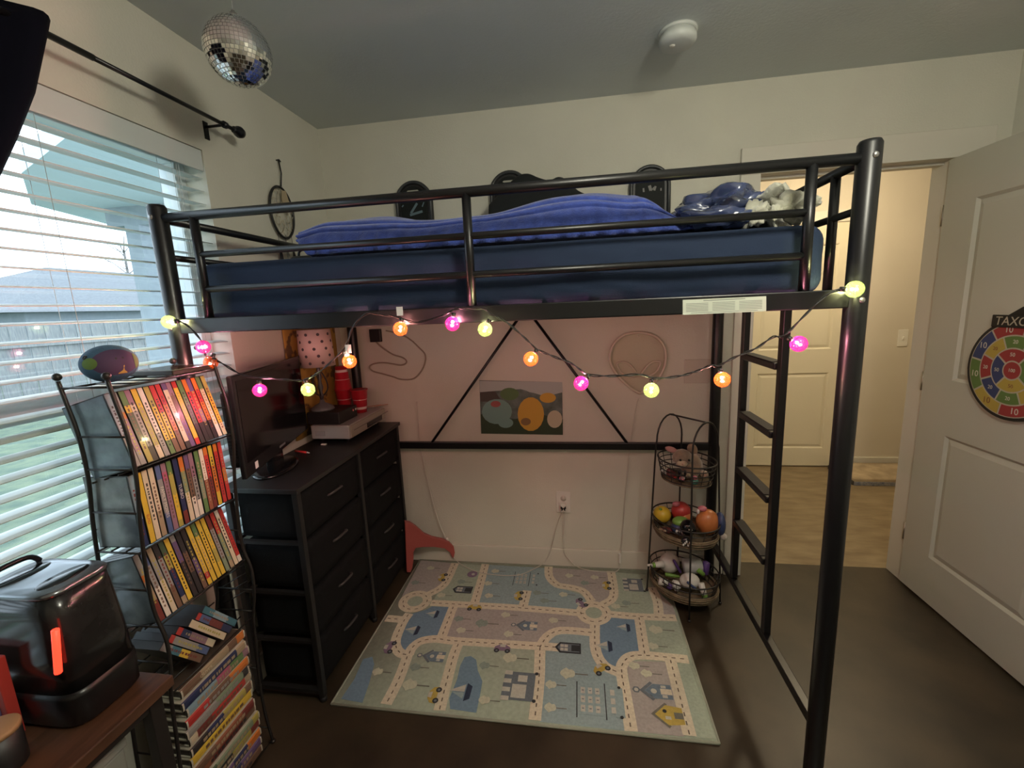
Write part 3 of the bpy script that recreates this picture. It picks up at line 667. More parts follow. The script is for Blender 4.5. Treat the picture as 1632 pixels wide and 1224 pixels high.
def cup(loc, up, label, n=1, grp='red party cups on the dresser'):
    e = empty('party_cup', loc, label, 'cup', grp)
    for k in range(n):
        P1 = [(.030, .0), (.031, .03), (.034, .032), (.0365, .07), (.0385, .072), (.043, .117), (.0455, .119), (.0455, .122), (.043, .1215)]
        P2 = [(.0425, .119), (.033, .04), (.029, .003), (0, .003)]
        mm = Matrix.Identity(3) if up else Matrix.Rotation(PI, 3, 'X')
        oz = Vector((0, 0, .016*k)) if up else Vector((0, 0, .122 + .016*k))
        o = under(e, MB().lathe(P1, Vector(loc)+oz, 28, mat=mm).build('cup_wall', cup_m)); i_ = MB().lathe(P2, Vector(loc)+oz, 28, mat=mm).build('cup_lining', cupi_m)
        subpart(o, i_)
    return e
c1 = Vector((.090, -.185, PZ1+.0005)); c2 = Vector((.186, -.200, PZ1+.0005))
cup(c1, True, 'red plastic cup standing under the upturned cup')
cup(c1+Vector((0, 0, .1225)), False, 'upturned red plastic cup balanced on another cup')
cup(c2, True, 'open red plastic cup on the silver player beside the stacked cups')
for k in range(2):
    a = Vector((.17+.035*k, -.095+.01*k, PZ1+.004)); 
    tag(MB().tube([a, a+Vector((.06, .045, 0))], .0028, 6).build('craft_stick', M('stick_wood', (.5, .3, .2), .7)), 'thin wooden stick lying behind the red cups', 'stick', 'wooden sticks behind the cups')
pp = on_z(480, 720, DZ+.006)
e = empty('pen', pp, 'red pen lying on the dresser top beside the television', 'pen')
under(e, MB().tube([pp+Vector((-.035, .01, 0)), pp+Vector((.035, -.01, 0))], .0052, 8).build('pen_barrel', M('pen_red', (.5, .03, .03), .4)))
under(e, MB().tube([pp+Vector((.0355, -.0103, 0)), pp+Vector((.05, -.0145, 0))], [.0045, .0012], 8).build('pen_tip', white_m))
pp = on_z(516, 708, DZ+.003)
tag(MB().box(pp-Vector((.012, .006, .0025)), pp+Vector((.012, .006, .0025))).build('memory_stick', white_m, bevel=.001), 'tiny white stick on the dresser in front of the player', 'gadget')
# yellow patterned hanging in the corner behind the lamp
ylw = M('yellow_hanging', (.42, .25, .05), .9, vscale=14, col2=(.12, .07, .03), thr=(.40, .46))
def wavy_sheet(P0, ua, ub, n_, nu, nv, amp, fr, th):
    front = []; back = []
    for s, L_ in ((1, front), (-1, back)):
        for j in range(nv+1):
            for i in range(nu+1):
                u, v = i/nu, j/nv; L_.append(P0 + ua*u + ub*v + n_*(amp*math.sin(u*fr+v*.8) + s*th/2))
    fs = []; off = len(front)
    for j in range(nv):
        for i in range(nu):
            a = j*(nu+1)+i; q = (a, a+1, a+nu+2, a+nu+1); fs.append(q); fs.append(tuple(off+x for x in q[::-1]))
    for i in range(nu): fs.append((i, off+i, off+i+1, i+1)); a = nv*(nu+1)+i; fs.append((a, a+1, off+a+1, off+a))
    for j in range(nv): a = j*(nu+1); fs.append((a, a+nu+1, off+a+nu+1, off+a)); b = a+nu; fs.append((b, off+b, off+b+nu+1, b+nu+1))
    return MB().add(front+back, fs, 0, True)
e = empty('wall_banner', (.03, -.30, .9), 'yellow and brown cloth banner hanging in the corner behind the lamp', 'banner')
under(e, wavy_sheet(Vector((.007, -.50, .90)), Vector((0, .44, 0)), Vector((0, 0, .62)), Vector((1, 0, 0)), 40, 6, .004, 22, .002).build('banner_cloth', ylw))
under(e, MB().tube([(.008, -.52, 1.525), (.008, -.05, 1.525)], .005, 8).build('banner_rod', black_m))

# ================================================================ WALL THINGS
def flat_poly(pts_px, y, dy, name, mat, parent): return under(parent, MB().prism([on_y(a, b, y) for a, b in pts_px], (0, dy, 0)).build(name, mat))
# poster: a plain generic stand-in of the same size and colours
e = empty('poster', on_y(830, 690, -.001), 'small colourful printed poster with yellow and teal shapes on the wall', 'poster')
q = [on_y(a, b, -.001) for a, b in ((767, 691), (897, 693), (896, 609), (764, 606))]
under(e, MB().prism(q, (0, -.002, 0)).build('poster_sheet', M('poster_ground', (.16, .20, .19), .6, vscale=18, col2=(.07, .10, .08))))
def blob(cx, cy, rx, ry, layer, name, mat, ang=0, n=18):
    pts = []
    for k in range(n):
        t = 2*PI*k/n; x, y = rx*math.cos(t), ry*math.sin(t); pts.append((cx+x*math.cos(ang)-y*math.sin(ang), cy+x*math.sin(ang)+y*math.cos(ang)))
    return flat_poly(pts, -.003-.0004*layer, -.0003, name, mat, e)
pg = M('p_green', (.035, .06, .03), .6); pt = M('p_teal', (.19, .33, .30), .6); py_ = M('p_yellow', (.62, .36, .05), .6); pc = M('p_cream', (.55, .50, .36), .6); pd = M('p_dark', (.07, .06, .05), .6); pw = M('p_pale', (.42, .46, .44), .6)
flat_poly([(767, 691), (897, 693), (897, 668), (860, 660), (820, 668), (766, 660)], -.003, -.0003, 'printed_shape', pg, e)
flat_poly([(764, 607), (896, 609), (897, 625), (870, 632), (830, 620), (765, 625)], -.003, -.0003, 'printed_shape', pw, e)
flat_poly([(765, 612), (790, 625), (800, 640), (766, 640)], -.003, -.0002, 'printed_shape', pd, e)
blob(792, 656, 24, 20, 1, 'printed_shape', pt); blob(812, 628, 15, 10, 1, 'printed_shape', M('p_leaf', (.10, .18, .07), .6)); blob(806, 674, 12, 8, 2, 'printed_shape', pt)
blob(846, 660, 21, 27, 2, 'printed_shape', py_); blob(873, 634, 13, 8, 2, 'printed_shape', py_)
blob(852, 618, 16, 8, 1, 'printed_shape', pw); blob(884, 668, 12, 14, 2, 'printed_shape', pc); blob(790, 644, 8, 5, 3, 'printed_shape', M('p_red', (.35, .09, .08), .6)); blob(838, 672, 8, 6, 3, 'printed_shape', M('p_brown', (.25, .15, .06), .6))
# alien head neon outline (unlit)
neon_m = M('unlit_neon_tube', (.60, .53, .43), .3)
e = empty('alien_sign', on_y(1017, 628, -.004), 'unlit alien head outline sign on clear backing on the wall', 'wall sign')
hd = [on_y(a, b, -.016) for a, b in ((1017, 530), (993, 535), (976, 552), (972, 574), (981, 594), (1000, 614), (1016, 625), (1024, 625), (1041, 613), (1055, 594), (1061, 574), (1058, 551), (1042, 535))]
under(e, MB().tube(smooth_path(hd, 6, True), .0075, 8, closed=True).build('head_tube', neon_m))
for pe in (((984, 579), (996, 577), (1008, 585), (1015, 598), (1005, 600), (992, 595), (986, 588)), ((1052, 577), (1040, 577), (1030, 585), (1022, 598), (1032, 600), (1044, 594), (1050, 587))):
    under(e, MB().tube(smooth_path([on_y(a, b, -.014) for a, b in pe], 6, True), .005, 8, closed=True).build('eye_tube', neon_m))
under(e, MB().prism([p + (p-on_y(1017, 578, -.016))*.04 + Vector((0, .009, 0)) for p in smooth_path(hd, 4, True)], (0, -.003, 0)).build('clear_backing', thin_glass('acrylic', (.97, .95, .92), .05, .05)))
for a, b in ((1017, 536), (980, 590), (1055, 590)): under(e, MB().tube([on_y(a, b, -.0002), on_y(a, b, -.009)], .004, 8).build('standoff', white_m))
# tangled outline sign and its battery box
e = empty('outline_sign', on_y(640, 600, -.004), 'unlit looping neon outline sign on the wall beside the bed post', 'wall sign')
sq = [(340+a/3.709, 500+b/3.709) for a, b in ((955, 160), (1000, 200), (1060, 240), (1120, 260), (1142, 285), (1110, 304), (1010, 290), (945, 297), (925, 318), (945, 340), (1000, 355), (1060, 372), (1110, 388), (1180, 385), (1225, 345), (1250, 290), (1250, 240), (1215, 200), (1165, 155), (1100, 120), (1020, 100))]
under(e, MB().tube(smooth_path([on_y(a, b, -.008) for a, b in sq], 6), .0042, 8).build('sign_tube', M('grey_tube', (.34, .29, .22), .4)))
p0, p1 = on_y(593, 545, -.002), on_y(608, 524, -.002)
under(e, MB().box((p0.x, -.028, p0.z), (p1.x, -.002, p1.z)).build('battery_box', black_m, bevel=.003))
# blank plate, outlet, plug, cords
def plate(px0, py0, px1, py1, name, label, cat):
    a, b = on_y(px0, py1, 0), on_y(px1, py0, 0); e = empty(name, (a.x, 0, a.z), label, cat)
    under(e, MB().box((a.x, -.006, a.z), (b.x, -.0003, b.z)).build('cover_plate', M('plate_plastic', (.55, .50, .43), .4) if cat != 'outlet' else white_m, bevel=.002)); return e, a, b
e, a, b = plate(1090, 572, 1132, 611, 'wall_plate', 'beige double wall plate beside the alien sign', 'wall plate')
for k in (.3, .7): under(e, MB().lathe([(.004, 0), (.004, .001)], (a.x+(b.x-a.x)*k, -.007, (a.z+b.z)/2), 10, mat=Matrix.Rotation(PI/2, 3, 'X')).build('screw', silver))
e, a, b = plate(887, 783, 909, 816, 'outlet', 'white wall outlet with an adapter above the baseboard', 'outlet')
cx_, cz_ = (a.x+b.x)/2, (a.z+b.z)/2
for k in (-1, 1):
    under(e, MB().lathe([(.016, 0), (.016, .0015)], (cx_, -.0062, cz_+k*.022), 20, mat=Matrix.Rotation(PI/2, 3, 'X')).build('socket', M('socket_white', (.6, .57, .5), .4)))
for k in (-1, 1):
    w_ = [Vector((cx_, -.0355, cz_-.022)), Vector((cx_+k*.014, -.0355, cz_-.010)), Vector((cx_+k*.015, -.0355, cz_-.024)), Vector((cx_+k*.010, -.0355, cz_-.028)), Vector((cx_+k*.012, -.0355, cz_-.038)), Vector((cx_+k*.003, -.0355, cz_-.034))]
    under(e, MB().prism(w_, (0, -.002, 0)).build('butterfly_mark', black_m))
under(e, MB().box((cx_-.016, -.035, cz_-.045), (cx_+.016, -.008, cz_-.002)).build('power_adapter', white_m, bevel=.003))
cord_m = M('white_cord', (.60, .57, .50), .5)
def cordpts(lst): return [(on_y(620+x/3.709, 820+y/3.709, -.022) if on_y(620+x/3.709, 820+y/3.709, -.022).z > .02 else on_z(620+x/3.709, 820+y/3.709, .0135)) for x, y in lst]
e = empty('cable', (cx_, -.03, .2), 'thin white cable drooping from the outlet over the rug to the outline sign', 'cable')
under(e, MB().tube(smooth_path([Vector((cx_-.004, -.03, cz_-.05))] + cordpts([(1010, 20), (985, 100), (960, 200), (920, 280), (840, 330), (760, 358), (640, 358), (520, 338), (420, 290), (370, 230), (345, 160), (280, 0)]) + [on_y(672, 722, -.012), on_y(664, 640, -.012)], 6), .0022, 6).build('cable_run', cord_m))
under(e, MB().box(on_y(711, 866, -.026), on_y(715, 857, -.012)).build('inline_switch', white_m, bevel=.002))
e = empty('cable', (cx_+.05, -.03, .2), 'thin white cable lying along the baseboard towards the alien sign', 'cable')
under(e, MB().tube(smooth_path([Vector((cx_+.006, -.03, cz_-.05))] + cordpts([(1035, 60), (1030, 180), (1050, 250), (1140, 320), (1290, 340), (1345, 335), (1368, 300), (1372, 230), (1380, 150)]) + [on_y(996, 800, -.012), on_y(1003, 722, -.012), on_y(1012, 660, -.012), on_y(1018, 635, -.012)], 6), .0020, 6).build('cable_run', cord_m))
under(e, MB().box(on_y(986, 898, -.03), on_y(990, 882, -.016)).build('inline_switch', white_m, bevel=.002))
# red curved plastic piece behind the dresser
P0 = Vector((.372, -.150, 0)); P1 = Vector((.575, -.035, 0)); uu = (P1-P0).normalized(); nn = Vector((uu.y, -uu.x, 0))
out = [(95, 60), (130, 66), (165, 90), (210, 130), (260, 153), (320, 165), (360, 182), (384, 205), (391, 240), (383, 276), (372, 262), (362, 240), (330, 216), (270, 207), (200, 208), (160, 213), (147, 235), (146, 290), (140, 330), (130, 357), (106, 357)]
red_m = M('red_plastic', (.36, .075, .065), .45)
mb = MB().prism([on_pl(620+x/3.709, 820+y/3.709, P0, nn) for x, y in out], -nn*.03)
o = mb.build('curved_panel', red_m, bevel=.003); e = empty('toy_chair', (P0.x, P0.y, 0), 'curved red plastic toy piece standing beside the dresser', 'toy')
under(e, o)
zmin = min(v.co.z for v in o.data.vertices); o.location.z = -zmin + .012

# ================================================================ STRING LIGHTS
sl = empty('string_lights', (BX0, BYF-.03, 1.44), 'string of coloured globe lights looped along the bed rail', 'string lights')
YS = BYF-.034
wire_pts = [(278, 508), (300, 520), (322, 545), (328, 566), (352, 578), (388, 598), (430, 603), (470, 606), (487, 605), (510, 592), (540, 565), (553, 548), (562, 522), (584, 500), (610, 502), (636, 506), (660, 514), (690, 508), (712, 500), (724, 493), (746, 492), (770, 492), (782, 500), (808, 514), (838, 540), (855, 556), (882, 568), (912, 580), (938, 597), (980, 599), (1020, 597), (1045, 603), (1085, 599), (1110, 592), (1132, 583), (1145, 583), (1170, 570), (1205, 555), (1232, 537), (1250, 535), (1285, 500), (1318, 470), (1345, 460)]
wp = [on_y(a, b, YS) for a, b in wire_pts]
wf = smooth_path(wp, 5)
for ph in (0, PI):
    mb = MB(); tw = []
    for i, p in enumerate(wf): a = i*.9 + ph; tw.append(p + Vector((0, math.cos(a), math.sin(a)))*.0022)
    under(sl, mb.tube(tw, .0017, 5).build('wire', wire_m))
HUE = {'orange': ((1, .13, .02), 5600), 'pink': ((1, .03, .22), 4200), 'green': ((.46, .66, .22), 3000)}
def globe_mat(c):
    nm = 'globe_'+c
    if nm in MATS: return MATS[nm]
    col, st = HUE[c]; m = bpy.data.materials.new(nm); m.use_nodes = True; MATS[nm] = m; nt = m.node_tree; N = nt.nodes; L = nt.links; N.remove(N['Principled BSDF'])
    t = N.new('ShaderNodeBsdfTransparent'); t.inputs[0].default_value = tuple(.55+.45*x for x in col) + (1,)
    g = N.new('ShaderNodeBsdfGlossy'); g.inputs['Roughness'].default_value = .12
    em = N.new('ShaderNodeEmission'); em.inputs[0].default_value = (*col, 1); em.inputs[1].default_value = .42
    tl = N.new('ShaderNodeBsdfTranslucent'); tl.inputs[0].default_value = (*col, 1)
    tc = N.new('ShaderNodeTexCoord'); vo = N.new('ShaderNodeTexVoronoi'); vo.feature = 'DISTANCE_TO_EDGE'; vo.inputs['Scale'].default_value = 130; L.new(tc.outputs['Object'], vo.inputs['Vector'])
    rp = N.new('ShaderNodeValToRGB'); rp.color_ramp.elements[0].position = .02; rp.color_ramp.elements[1].position = .16; L.new(vo.outputs['Distance'], rp.inputs[0])
    rp.color_ramp.elements[0].color = (.9, .9, .9, 1); rp.color_ramp.elements[1].color = (.25, .25, .25, 1)
    a1 = N.new('ShaderNodeMixShader'); L.new(rp.outputs[0], a1.inputs[0]); L.new(t.outputs[0], a1.inputs[1]); L.new(em.outputs[0], a1.inputs[2])
    a2 = N.new('ShaderNodeMixShader'); a2.inputs[0].default_value = .02; L.new(a1.outputs[0], a2.inputs[1]); L.new(tl.outputs[0], a2.inputs[2])
    a3 = N.new('ShaderNodeMixShader'); a3.inputs[0].default_value = .07; L.new(a2.outputs[0], a3.inputs[1]); L.new(g.outputs[0], a3.inputs[2])
    L.new(a3.outputs[0], N['Material Output'].inputs[0]); return m
# colour, globe centre, socket point (photo pixels) and socket colour
bulbs = [('green', (269, 513), (288, 512), 0), ('pink', (324, 553), (305, 555), 0), ('orange', (336, 578), (340, 564), 0), ('pink', (414, 622), (413, 606), 0), ('green', (491, 621), (487, 606), 0), ('orange', (557, 576), (549, 557), 1), ('orange', (638, 524), (640, 508), 0), ('pink', (721, 516), (723, 500), 0), ('green', (773, 525), (781, 508), 0), ('orange', (846, 572), (855, 558), 0), ('pink', (926, 611), (938, 599), 0), ('green', (1038, 622), (1039, 606), 0), ('orange', (1151, 605), (1147, 587), 0), ('pink', (1273, 548), (1254, 537), 0), ('green', (1362, 461), (1340, 461), 0)]
for c, gpx, spx, wt in bulbs:
    yb_ = YS - .004
    g = on_y(*gpx, yb_); s = on_y(*spx, YS)
    ax = (s-g).normalized(); rad = .0195
    gl = under(sl, MB().ell((0, 0, 0), rad, 24, 16).build('bulb_globe', globe_mat(c), loc=g)); gl['label'] = c + ' crackle glass globe'
    k_ = Matrix.Translation(g).inverted()
    def sub(mb, nm, mt):
        return subpart(gl, mb.build(nm, mt))
    sub(MB().tube([g+ax*(rad-.002), g+ax*(rad+.010)], .0062, 10), 'bulb_socket', wire_m if not wt else white_m)
    col, st = HUE[c]; hot = tuple(.55+.45*x for x in col) if c != 'green' else (1, .85, .5)
    sub(MB().ell(g+ax*.005, (.0034, .0034, .0034), 10, 8), 'filament', M('filament_'+c, (1, 1, 1), .5, emit=hot, estr=st))
for px, py in ((555, 556), (637, 496)):
    p = on_y(px, py, YS-.003); under(sl, MB().box(p-Vector((.009, .0006, .012)), p+Vector((.009, .0006, .012))).build('wire_tag', M('tag_white', (.75, .75, .72), .6)))

# ================================================================ RUG
RX0, RX1, RY0, RY1 = .366, 1.776, -.992, -.018
rug = empty('play_rug', (RX0, RY0, 0), 'pale green and blue childrens road map rug on the floor', 'rug')
sage = M('rug_sage', (.39, .45, .36), .95, var=.08, vscale=60, bump=.4, bscale=500)
under(rug, round_box((RX1-RX0, RY1-RY0, .008), .003, (4, 4, 2)).build('rug_pile', sage, loc=((RX0+RX1)/2, (RY0+RY1)/2, .0045)))
bm2 = M('rug_binding', (.34, .36, .29), .95, bump=.4, bscale=400)
rp_ = [(RX0, RY0, .0045), (RX1, RY0, .0045), (RX1, RY1, .0045), (RX0, RY1, .0045)]
for a, b in zip(rp_, rp_[1:] + rp_[:1]): under(rug, MB().tube([a, b], .0048, 8).build('binding', bm2))
RA = lambda x, y: (520+x/4.079, 880+y/4.079); RB = lambda x, y: (820+x/3.824, 880+y/3.824)
def rz(p, z):
    q = on_z(p[0], p[1], .0085); return Vector((max(RX0+.008, min(RX1-.008, q.x)), max(RY0+.008, min(RY1-.008, q.y)), z))
Z0 = .0086; DZr = .00012
rc = {'grey': (.41, .38, .36), 'lblue': (.31, .41, .43), 'lake': (.18, .28, .38), 'green': (.38, .45, .36), 'cream': (.68, .62, .48), 'dash': (.14, .11, .08), 'dark': (.035, .04, .045), 'navy': (.03, .045, .085), 'tree': (.27, .34, .30), 'ltree': (.55, .57, .44), 'trunk': (.18, .18, .15), 'yellow': (.50, .38, .09), 'purple': (.24, .17, .25), 'white': (.52, .52, .46), 'slate': (.15, .18, .21), 'bhouse': (.16, .22, .28)}
rk = list(rc); rmats = [M('rug_'+k, rc[k], .95, var=.08, vscale=90, bump=.4, bscale=500) for k in rk]; RI = {k: i for i, k in enumerate(rk)}
fills, roads = MB(), MB()
def area(c, pts, f): fills.poly([rz(f(*p), Z0 + area.n*DZr) for p in pts], RI[c]); area.n += .25
area.n = 0
area('grey', [(610, 45), (835, 72), (740, 240), (660, 275), (560, 250), (490, 290)], RA)
area('green', [(850, 75), (1010, 85), (950, 335), (690, 325), (740, 240)], RA)
area('lblue', [(1050, 82), (1420, 103), (1430, 160), (1520, 235), (1640, 270), (1680, 300), (1690, 350), (1600, 380), (985, 335)], RA)
area('grey', [(225, 95), (585, 120), (595, 262), (530, 312), (480, 300), (420, 235), (340, 210), (260, 190), (225, 150)], RB)
area('green', [(605, 122), (815, 140), (870, 380), (580, 370), (560, 330), (615, 280)], RB)
area('grey', [(835, 200), (965, 330), (990, 395), (890, 388)], RB)
area('grey', [(845, 362), (1390, 385), (1600, 410), (1780, 430), (1820, 470), (1740, 510), (1590, 520), (1540, 570), (1390, 590), (780, 555)], RA)
area('green', [(790, 410), (990, 412), (1060, 640), (800, 625)], RB)
area('lblue', [(195, 560), (230, 500), (280, 490), (465, 505), (475, 640), (520, 720), (635, 760), (680, 1095), (155, 1035), (185, 700)], RB)
area('grey', [(685, 700), (700, 665), (930, 668), (1035, 1125), (745, 1095)], RB)
area('green', [(980, 675), (1065, 680), (1230, 1140), (1105, 1130)], RB)
area('lake', [(690, 352), (805, 358), (728, 548), (620, 568), (560, 605), (530, 645), (490, 635), (466, 590), (500, 450), (560, 400), (640, 378)], RA)
area('lake', [(590, 398), (740, 405), (768, 605), (690, 612), (645, 650), (618, 712), (545, 655), (512, 600), (512, 450), (555, 430)], RB)
area('lake', [(900, 682), (940, 676), (975, 700), (985, 770), (1015, 840), (1000, 930), (975, 1045), (805, 1020), (800, 950), (850, 830), (870, 740)], RA)
area('lake', [(240, 695), (300, 680), (312, 730), (280, 850), (235, 980), (95, 955), (180, 830)], RA)
def rib(pts, wd, c, z):
    pts = [Vector((p.x, p.y, 0)) for p in pts]; n = len(pts); L_ = []; R2 = []
    for i, p in enumerate(pts):
        t = (pts[min(i+1, n-1)]-pts[max(i-1, 0)]).normalized(); s = Vector((-t.y, t.x, 0))*wd/2
        for S_, sg in ((L_, 1), (R2, -1)):
            q = p+s*sg; S_.append(Vector((max(RX0+.006, min(RX1-.006, q.x)), max(RY0+.006, min(RY1-.006, q.y)), z)))
    roads.add(L_+R2, [(i, i+1, n+i+1, n+i) for i in range(n-1)], RI[c])
RW = .046
def road(pts, f, sm=True, k=[0]):
    p = [rz(f(*q), 0) for q in pts]; p = smooth_path(p, 6) if sm and len(p) > 2 else p
    k[0] += 1; z = Z0 + 6*DZr + k[0]*.00001
    rib(p, RW, 'cream', z)
    seg = 0; acc = [0]
    for a, b in zip(p, p[1:]): acc.append(acc[-1] + (b-a).length)
    def at(d):
        for i in range(len(p)-1):
            if d <= acc[i+1]: t = (d-acc[i])/max(1e-9, acc[i+1]-acc[i]); return p[i].lerp(p[i+1], t)
        return p[-1]
    d = .008
    while d + .016 < acc[-1]: rib([at(d), at(d+.016)], .0045, 'dash', Z0 + 9*DZr + k[0]*.000005); d += .034
for pts, f in (([(838, 72), (785, 185), (740, 235), (665, 275)], RA), ([(680, 330), (950, 345), (1240, 362), (1600, 392), (1680, 402)], RA), ([(1035, 78), (1000, 210), (960, 345)], RA),
               ([(390, 430), (500, 440)], RA), ([(540, 400), (500, 455), (455, 560), (455, 620), (485, 658), (535, 670)], RA), ([(828, 350), (745, 565)], RA),
               ([(535, 670), (560, 620), (620, 578), (720, 565), (860, 580), (1390, 612), (1580, 625)], RA), ([(530, 670), (470, 830), (388, 990)], RA), ([(862, 590), (820, 700), (735, 1030)], RA),
               ([(78, 235), (50, 340)], RB), ([(208, 88), (212, 150), (260, 200), (340, 215), (420, 240), (470, 300)], RB), ([(588, 118), (605, 265), (540, 320)], RB),
               ([(575, 378), (740, 392), (985, 402)], RB), ([(835, 215), (870, 300), (880, 395)], RB), ([(490, 440), (490, 560), (510, 640), (560, 700), (650, 740)], RB),
               ([(150, 590), (200, 515), (285, 478), (480, 492)], RB), ([(758, 392), (795, 632)], RB), ([(655, 745), (655, 690), (700, 640), (795, 630), (1060, 655)], RB),
               ([(155, 575), (150, 760), (123, 1025)], RB), ([(652, 740), (680, 900), (712, 1095)], RB), ([(948, 650), (1000, 850), (1068, 1120)], RB)): road(pts, f)
def ringroad(c, f, ro):
    p = rz(f(*c), 0); road_pts = [p + Vector((math.cos(a), math.sin(a), 0))*ro for a in [2*PI*k/32 for k in range(33)]]
    rib(road_pts, RW, 'cream', Z0+6*DZr+.0003); 
    fills.poly([Vector((q.x, q.y, Z0+5*DZr)) for q in [p+Vector((math.cos(a), math.sin(a), 0))*ro for a in [2*PI*k/32 for k in range(32)]]], RI['green'])
    for k in range(10):
        a = 2*PI*k/10; rib([p+Vector((math.cos(a+d), math.sin(a+d), 0))*ro for d in (0, .14, .28)], .0045, 'dash', Z0+9*DZr+.0004)
ringroad((578, 320), RA, .062); ringroad((483, 370), RB, .062)
ZI = Z0 + .0017
icon_n = [0]
def ic(f, c, shapes, sc=1.0, ang=0, nm='printed_tree'):
    icons = MB(); sc = sc*(1.32 if nm in ('printed_tree', 'printed_car') else 1.25)
    p = rz(f(*c), 0); icon_n[0] += 1; zz = ZI + icon_n[0]*.000002
    for li, (col, pts) in enumerate(shapes):      # local: u = up on the print (towards the dresser), v = sideways
        P_ = []
        for u, v in pts:
            u, v = (u*math.cos(ang)-v*math.sin(ang))*sc, (u*math.sin(ang)+v*math.cos(ang))*sc
            P_.append(Vector((max(RX0+.006, min(RX1-.006, p.x-u)), max(RY0+.006, min(RY1-.006, p.y+v)), zz + li*.00008)))
        icons.poly(P_, RI[col])
    under(rug, icons.build(nm, rmats, recalc=False))
disc = lambda u, v, r, n=12, s=1.0: [(u+r*math.cos(2*PI*k/n), v+r*s*math.sin(2*PI*k/n)) for k in range(n)]
box2 = lambda u0, u1, v0, v1: [(u0, v0), (u1, v0), (u1, v1), (u0, v1)]
tree_i = lambda c: [('trunk', box2(-.038, .0, -.0015, .0015)), (c, [(u, v*(.8+.2*math.cos(4*k))) for k, (u, v) in enumerate(disc(.008, 0, .017, 14))])]
for f, c, t in [(RA, (590, 200), 'tree'), (RA, (690, 105), 'ltree'), (RA, (1110, 125), 'ltree'), (RA, (1065, 205), 'ltree'), (RA, (1070, 285), 'ltree'), (RA, (875, 435), 'tree'), (RA, (1030, 465), 'tree'), (RA, (1180, 410), 'ltree'), (RA, (890, 510), 'ltree'), (RA, (1200, 535), 'ltree'), (RA, (595, 750), 'tree'), (RA, (350, 780), 'ltree'), (RA, (565, 865), 'ltree'), (RA, (1045, 740), 'tree'), (RA, (1215, 690), 'ltree'), (RA, (1045, 965), 'ltree'), (RA, (890, 195), 'tree'), (RA, (760, 282), 'ltree'),
               (RB, (345, 145), 'ltree'), (RB, (440, 190), 'tree'), (RB, (500, 155), 'ltree'), (RB, (150, 250), 'tree'), (RB, (195, 298), 'tree'), (RB, (310, 260), 'ltree'), (RB, (250, 418), 'ltree'), (RB, (695, 312), 'tree'), (RB, (630, 332), 'ltree'), (RB, (880, 475), 'ltree'), (RB, (860, 575), 'ltree'), (RB, (345, 742), 'ltree'), (RB, (238, 810), 'ltree'), (RB, (235, 950), 'ltree'), (RB, (745, 695), 'ltree'), (RB, (820, 742), 'ltree')]:
    ic(f, c, tree_i(t), 1.35 if c in ((565, 865), (880, 475), (345, 742), (1215, 690), (1030, 465)) else 1.0)
bh = [('dark', [(.045, 0), (.028, .024), (-.045, .024), (-.045, -.024), (.028, -.024)]), ('slate', [(.036, 0), (.024, .018), (-.040, .018), (-.040, -.018), (.024, -.018)])] + [('white', box2(a, a+.012, b, b+.012)) for a in (.0, .014) for b in (-.014, .002)] + [('dark', box2(-.040, -.012, -.014, .014))]
ic(RA, (885, 245), bh, .95, nm='printed_house'); ic(RB, (325, 585), bh, 1.0, nm='printed_house')
blh = [('slate', [(.05, 0), (.015, .034), (.008, .028), (.036, 0), (.008, -.028), (.015, -.034)]), ('bhouse', [(.036, 0), (.008, .026), (-.045, .026), (-.045, -.026), (.008, -.026)]), ('white', disc(.008, 0, .009)), ('cream', box2(-.045, -.012, -.010, .010)), ('white', box2(-.03, -.015, .012, .022)), ('white', box2(-.03, -.015, -.022, -.012)), ('slate', disc(.06, 0, .012, 6)), ('white', disc(.06, 0, .007, 6))]
for f, c, k in ((RA, (700, 680), .85), (RA, (1305, 480), .85), (RB, (865, 850), 1.0)): ic(f, c, blh, k, nm='printed_house')
shop = [('slate', box2(-.055, .045, -.052, .052))] + [('slate' if k % 2 else 'white', box2(.02, .045, -.055+k*.0157, -.055+(k+1)*.0157)) for k in range(7)] + [('white', box2(-.03, .015, -.044, .005)), ('white', box2(-.03, .0, .015, .04)), ('dark', disc(-.058, .05, .006)), ('dark', disc(-.058, -.05, .006))]
ic(RA, (1240, 870), shop, 1.0, nm='printed_shop'); ic(RB, (715, 200), shop, .8, nm='printed_shop')
apt = [('lblue', box2(-.08, .06, -.05, .05)), ('dark', box2(.057, .060, -.062, .062)), ('dark', box2(-.028, -.025, -.062, .062))] + [('white', box2(a, a+.013, b, b+.022)) for a in (-.01, .012, .034) for b in (-.042, -.011, .02)] + [('slate', box2(a+.003, a+.010, b+.009, b+.012)) for a in (-.01, .012, .034) for b in (-.042, -.011, .02)] + [('white', box2(-.055, -.042, b, b+.02)) for b in (-.04, -.01, .02)] + [('dark', disc(-.07, .05, .005)), ('dark', disc(-.07, -.05, .005))]
ic(RB, (500, 905), apt, 1.0, nm='printed_flats'); ic(RB, (62, 165), apt, .8, nm='printed_flats')
yh = [('trunk', [(.045, 0), (.0, .04), (-.006, .034), (.034, 0), (-.006, -.034), (.0, -.04)]), ('yellow', [(.034, 0), (.0, .032), (-.045, .026), (-.045, -.026), (.0, -.032)]), ('dark', disc(.005, .012, .006)), ('white', box2(-.01, .006, -.014, -.004)), ('trunk', box2(-.045, -.02, -.01, .01))]
ic(RB, (930, 995), yh, 1.0, nm='printed_house'); ic(RA, (950, 145), [('purple', disc(0, 0, .024, 10)), ('white', disc(-.004, 0, .008, 8))], 1.0, nm='printed_house')
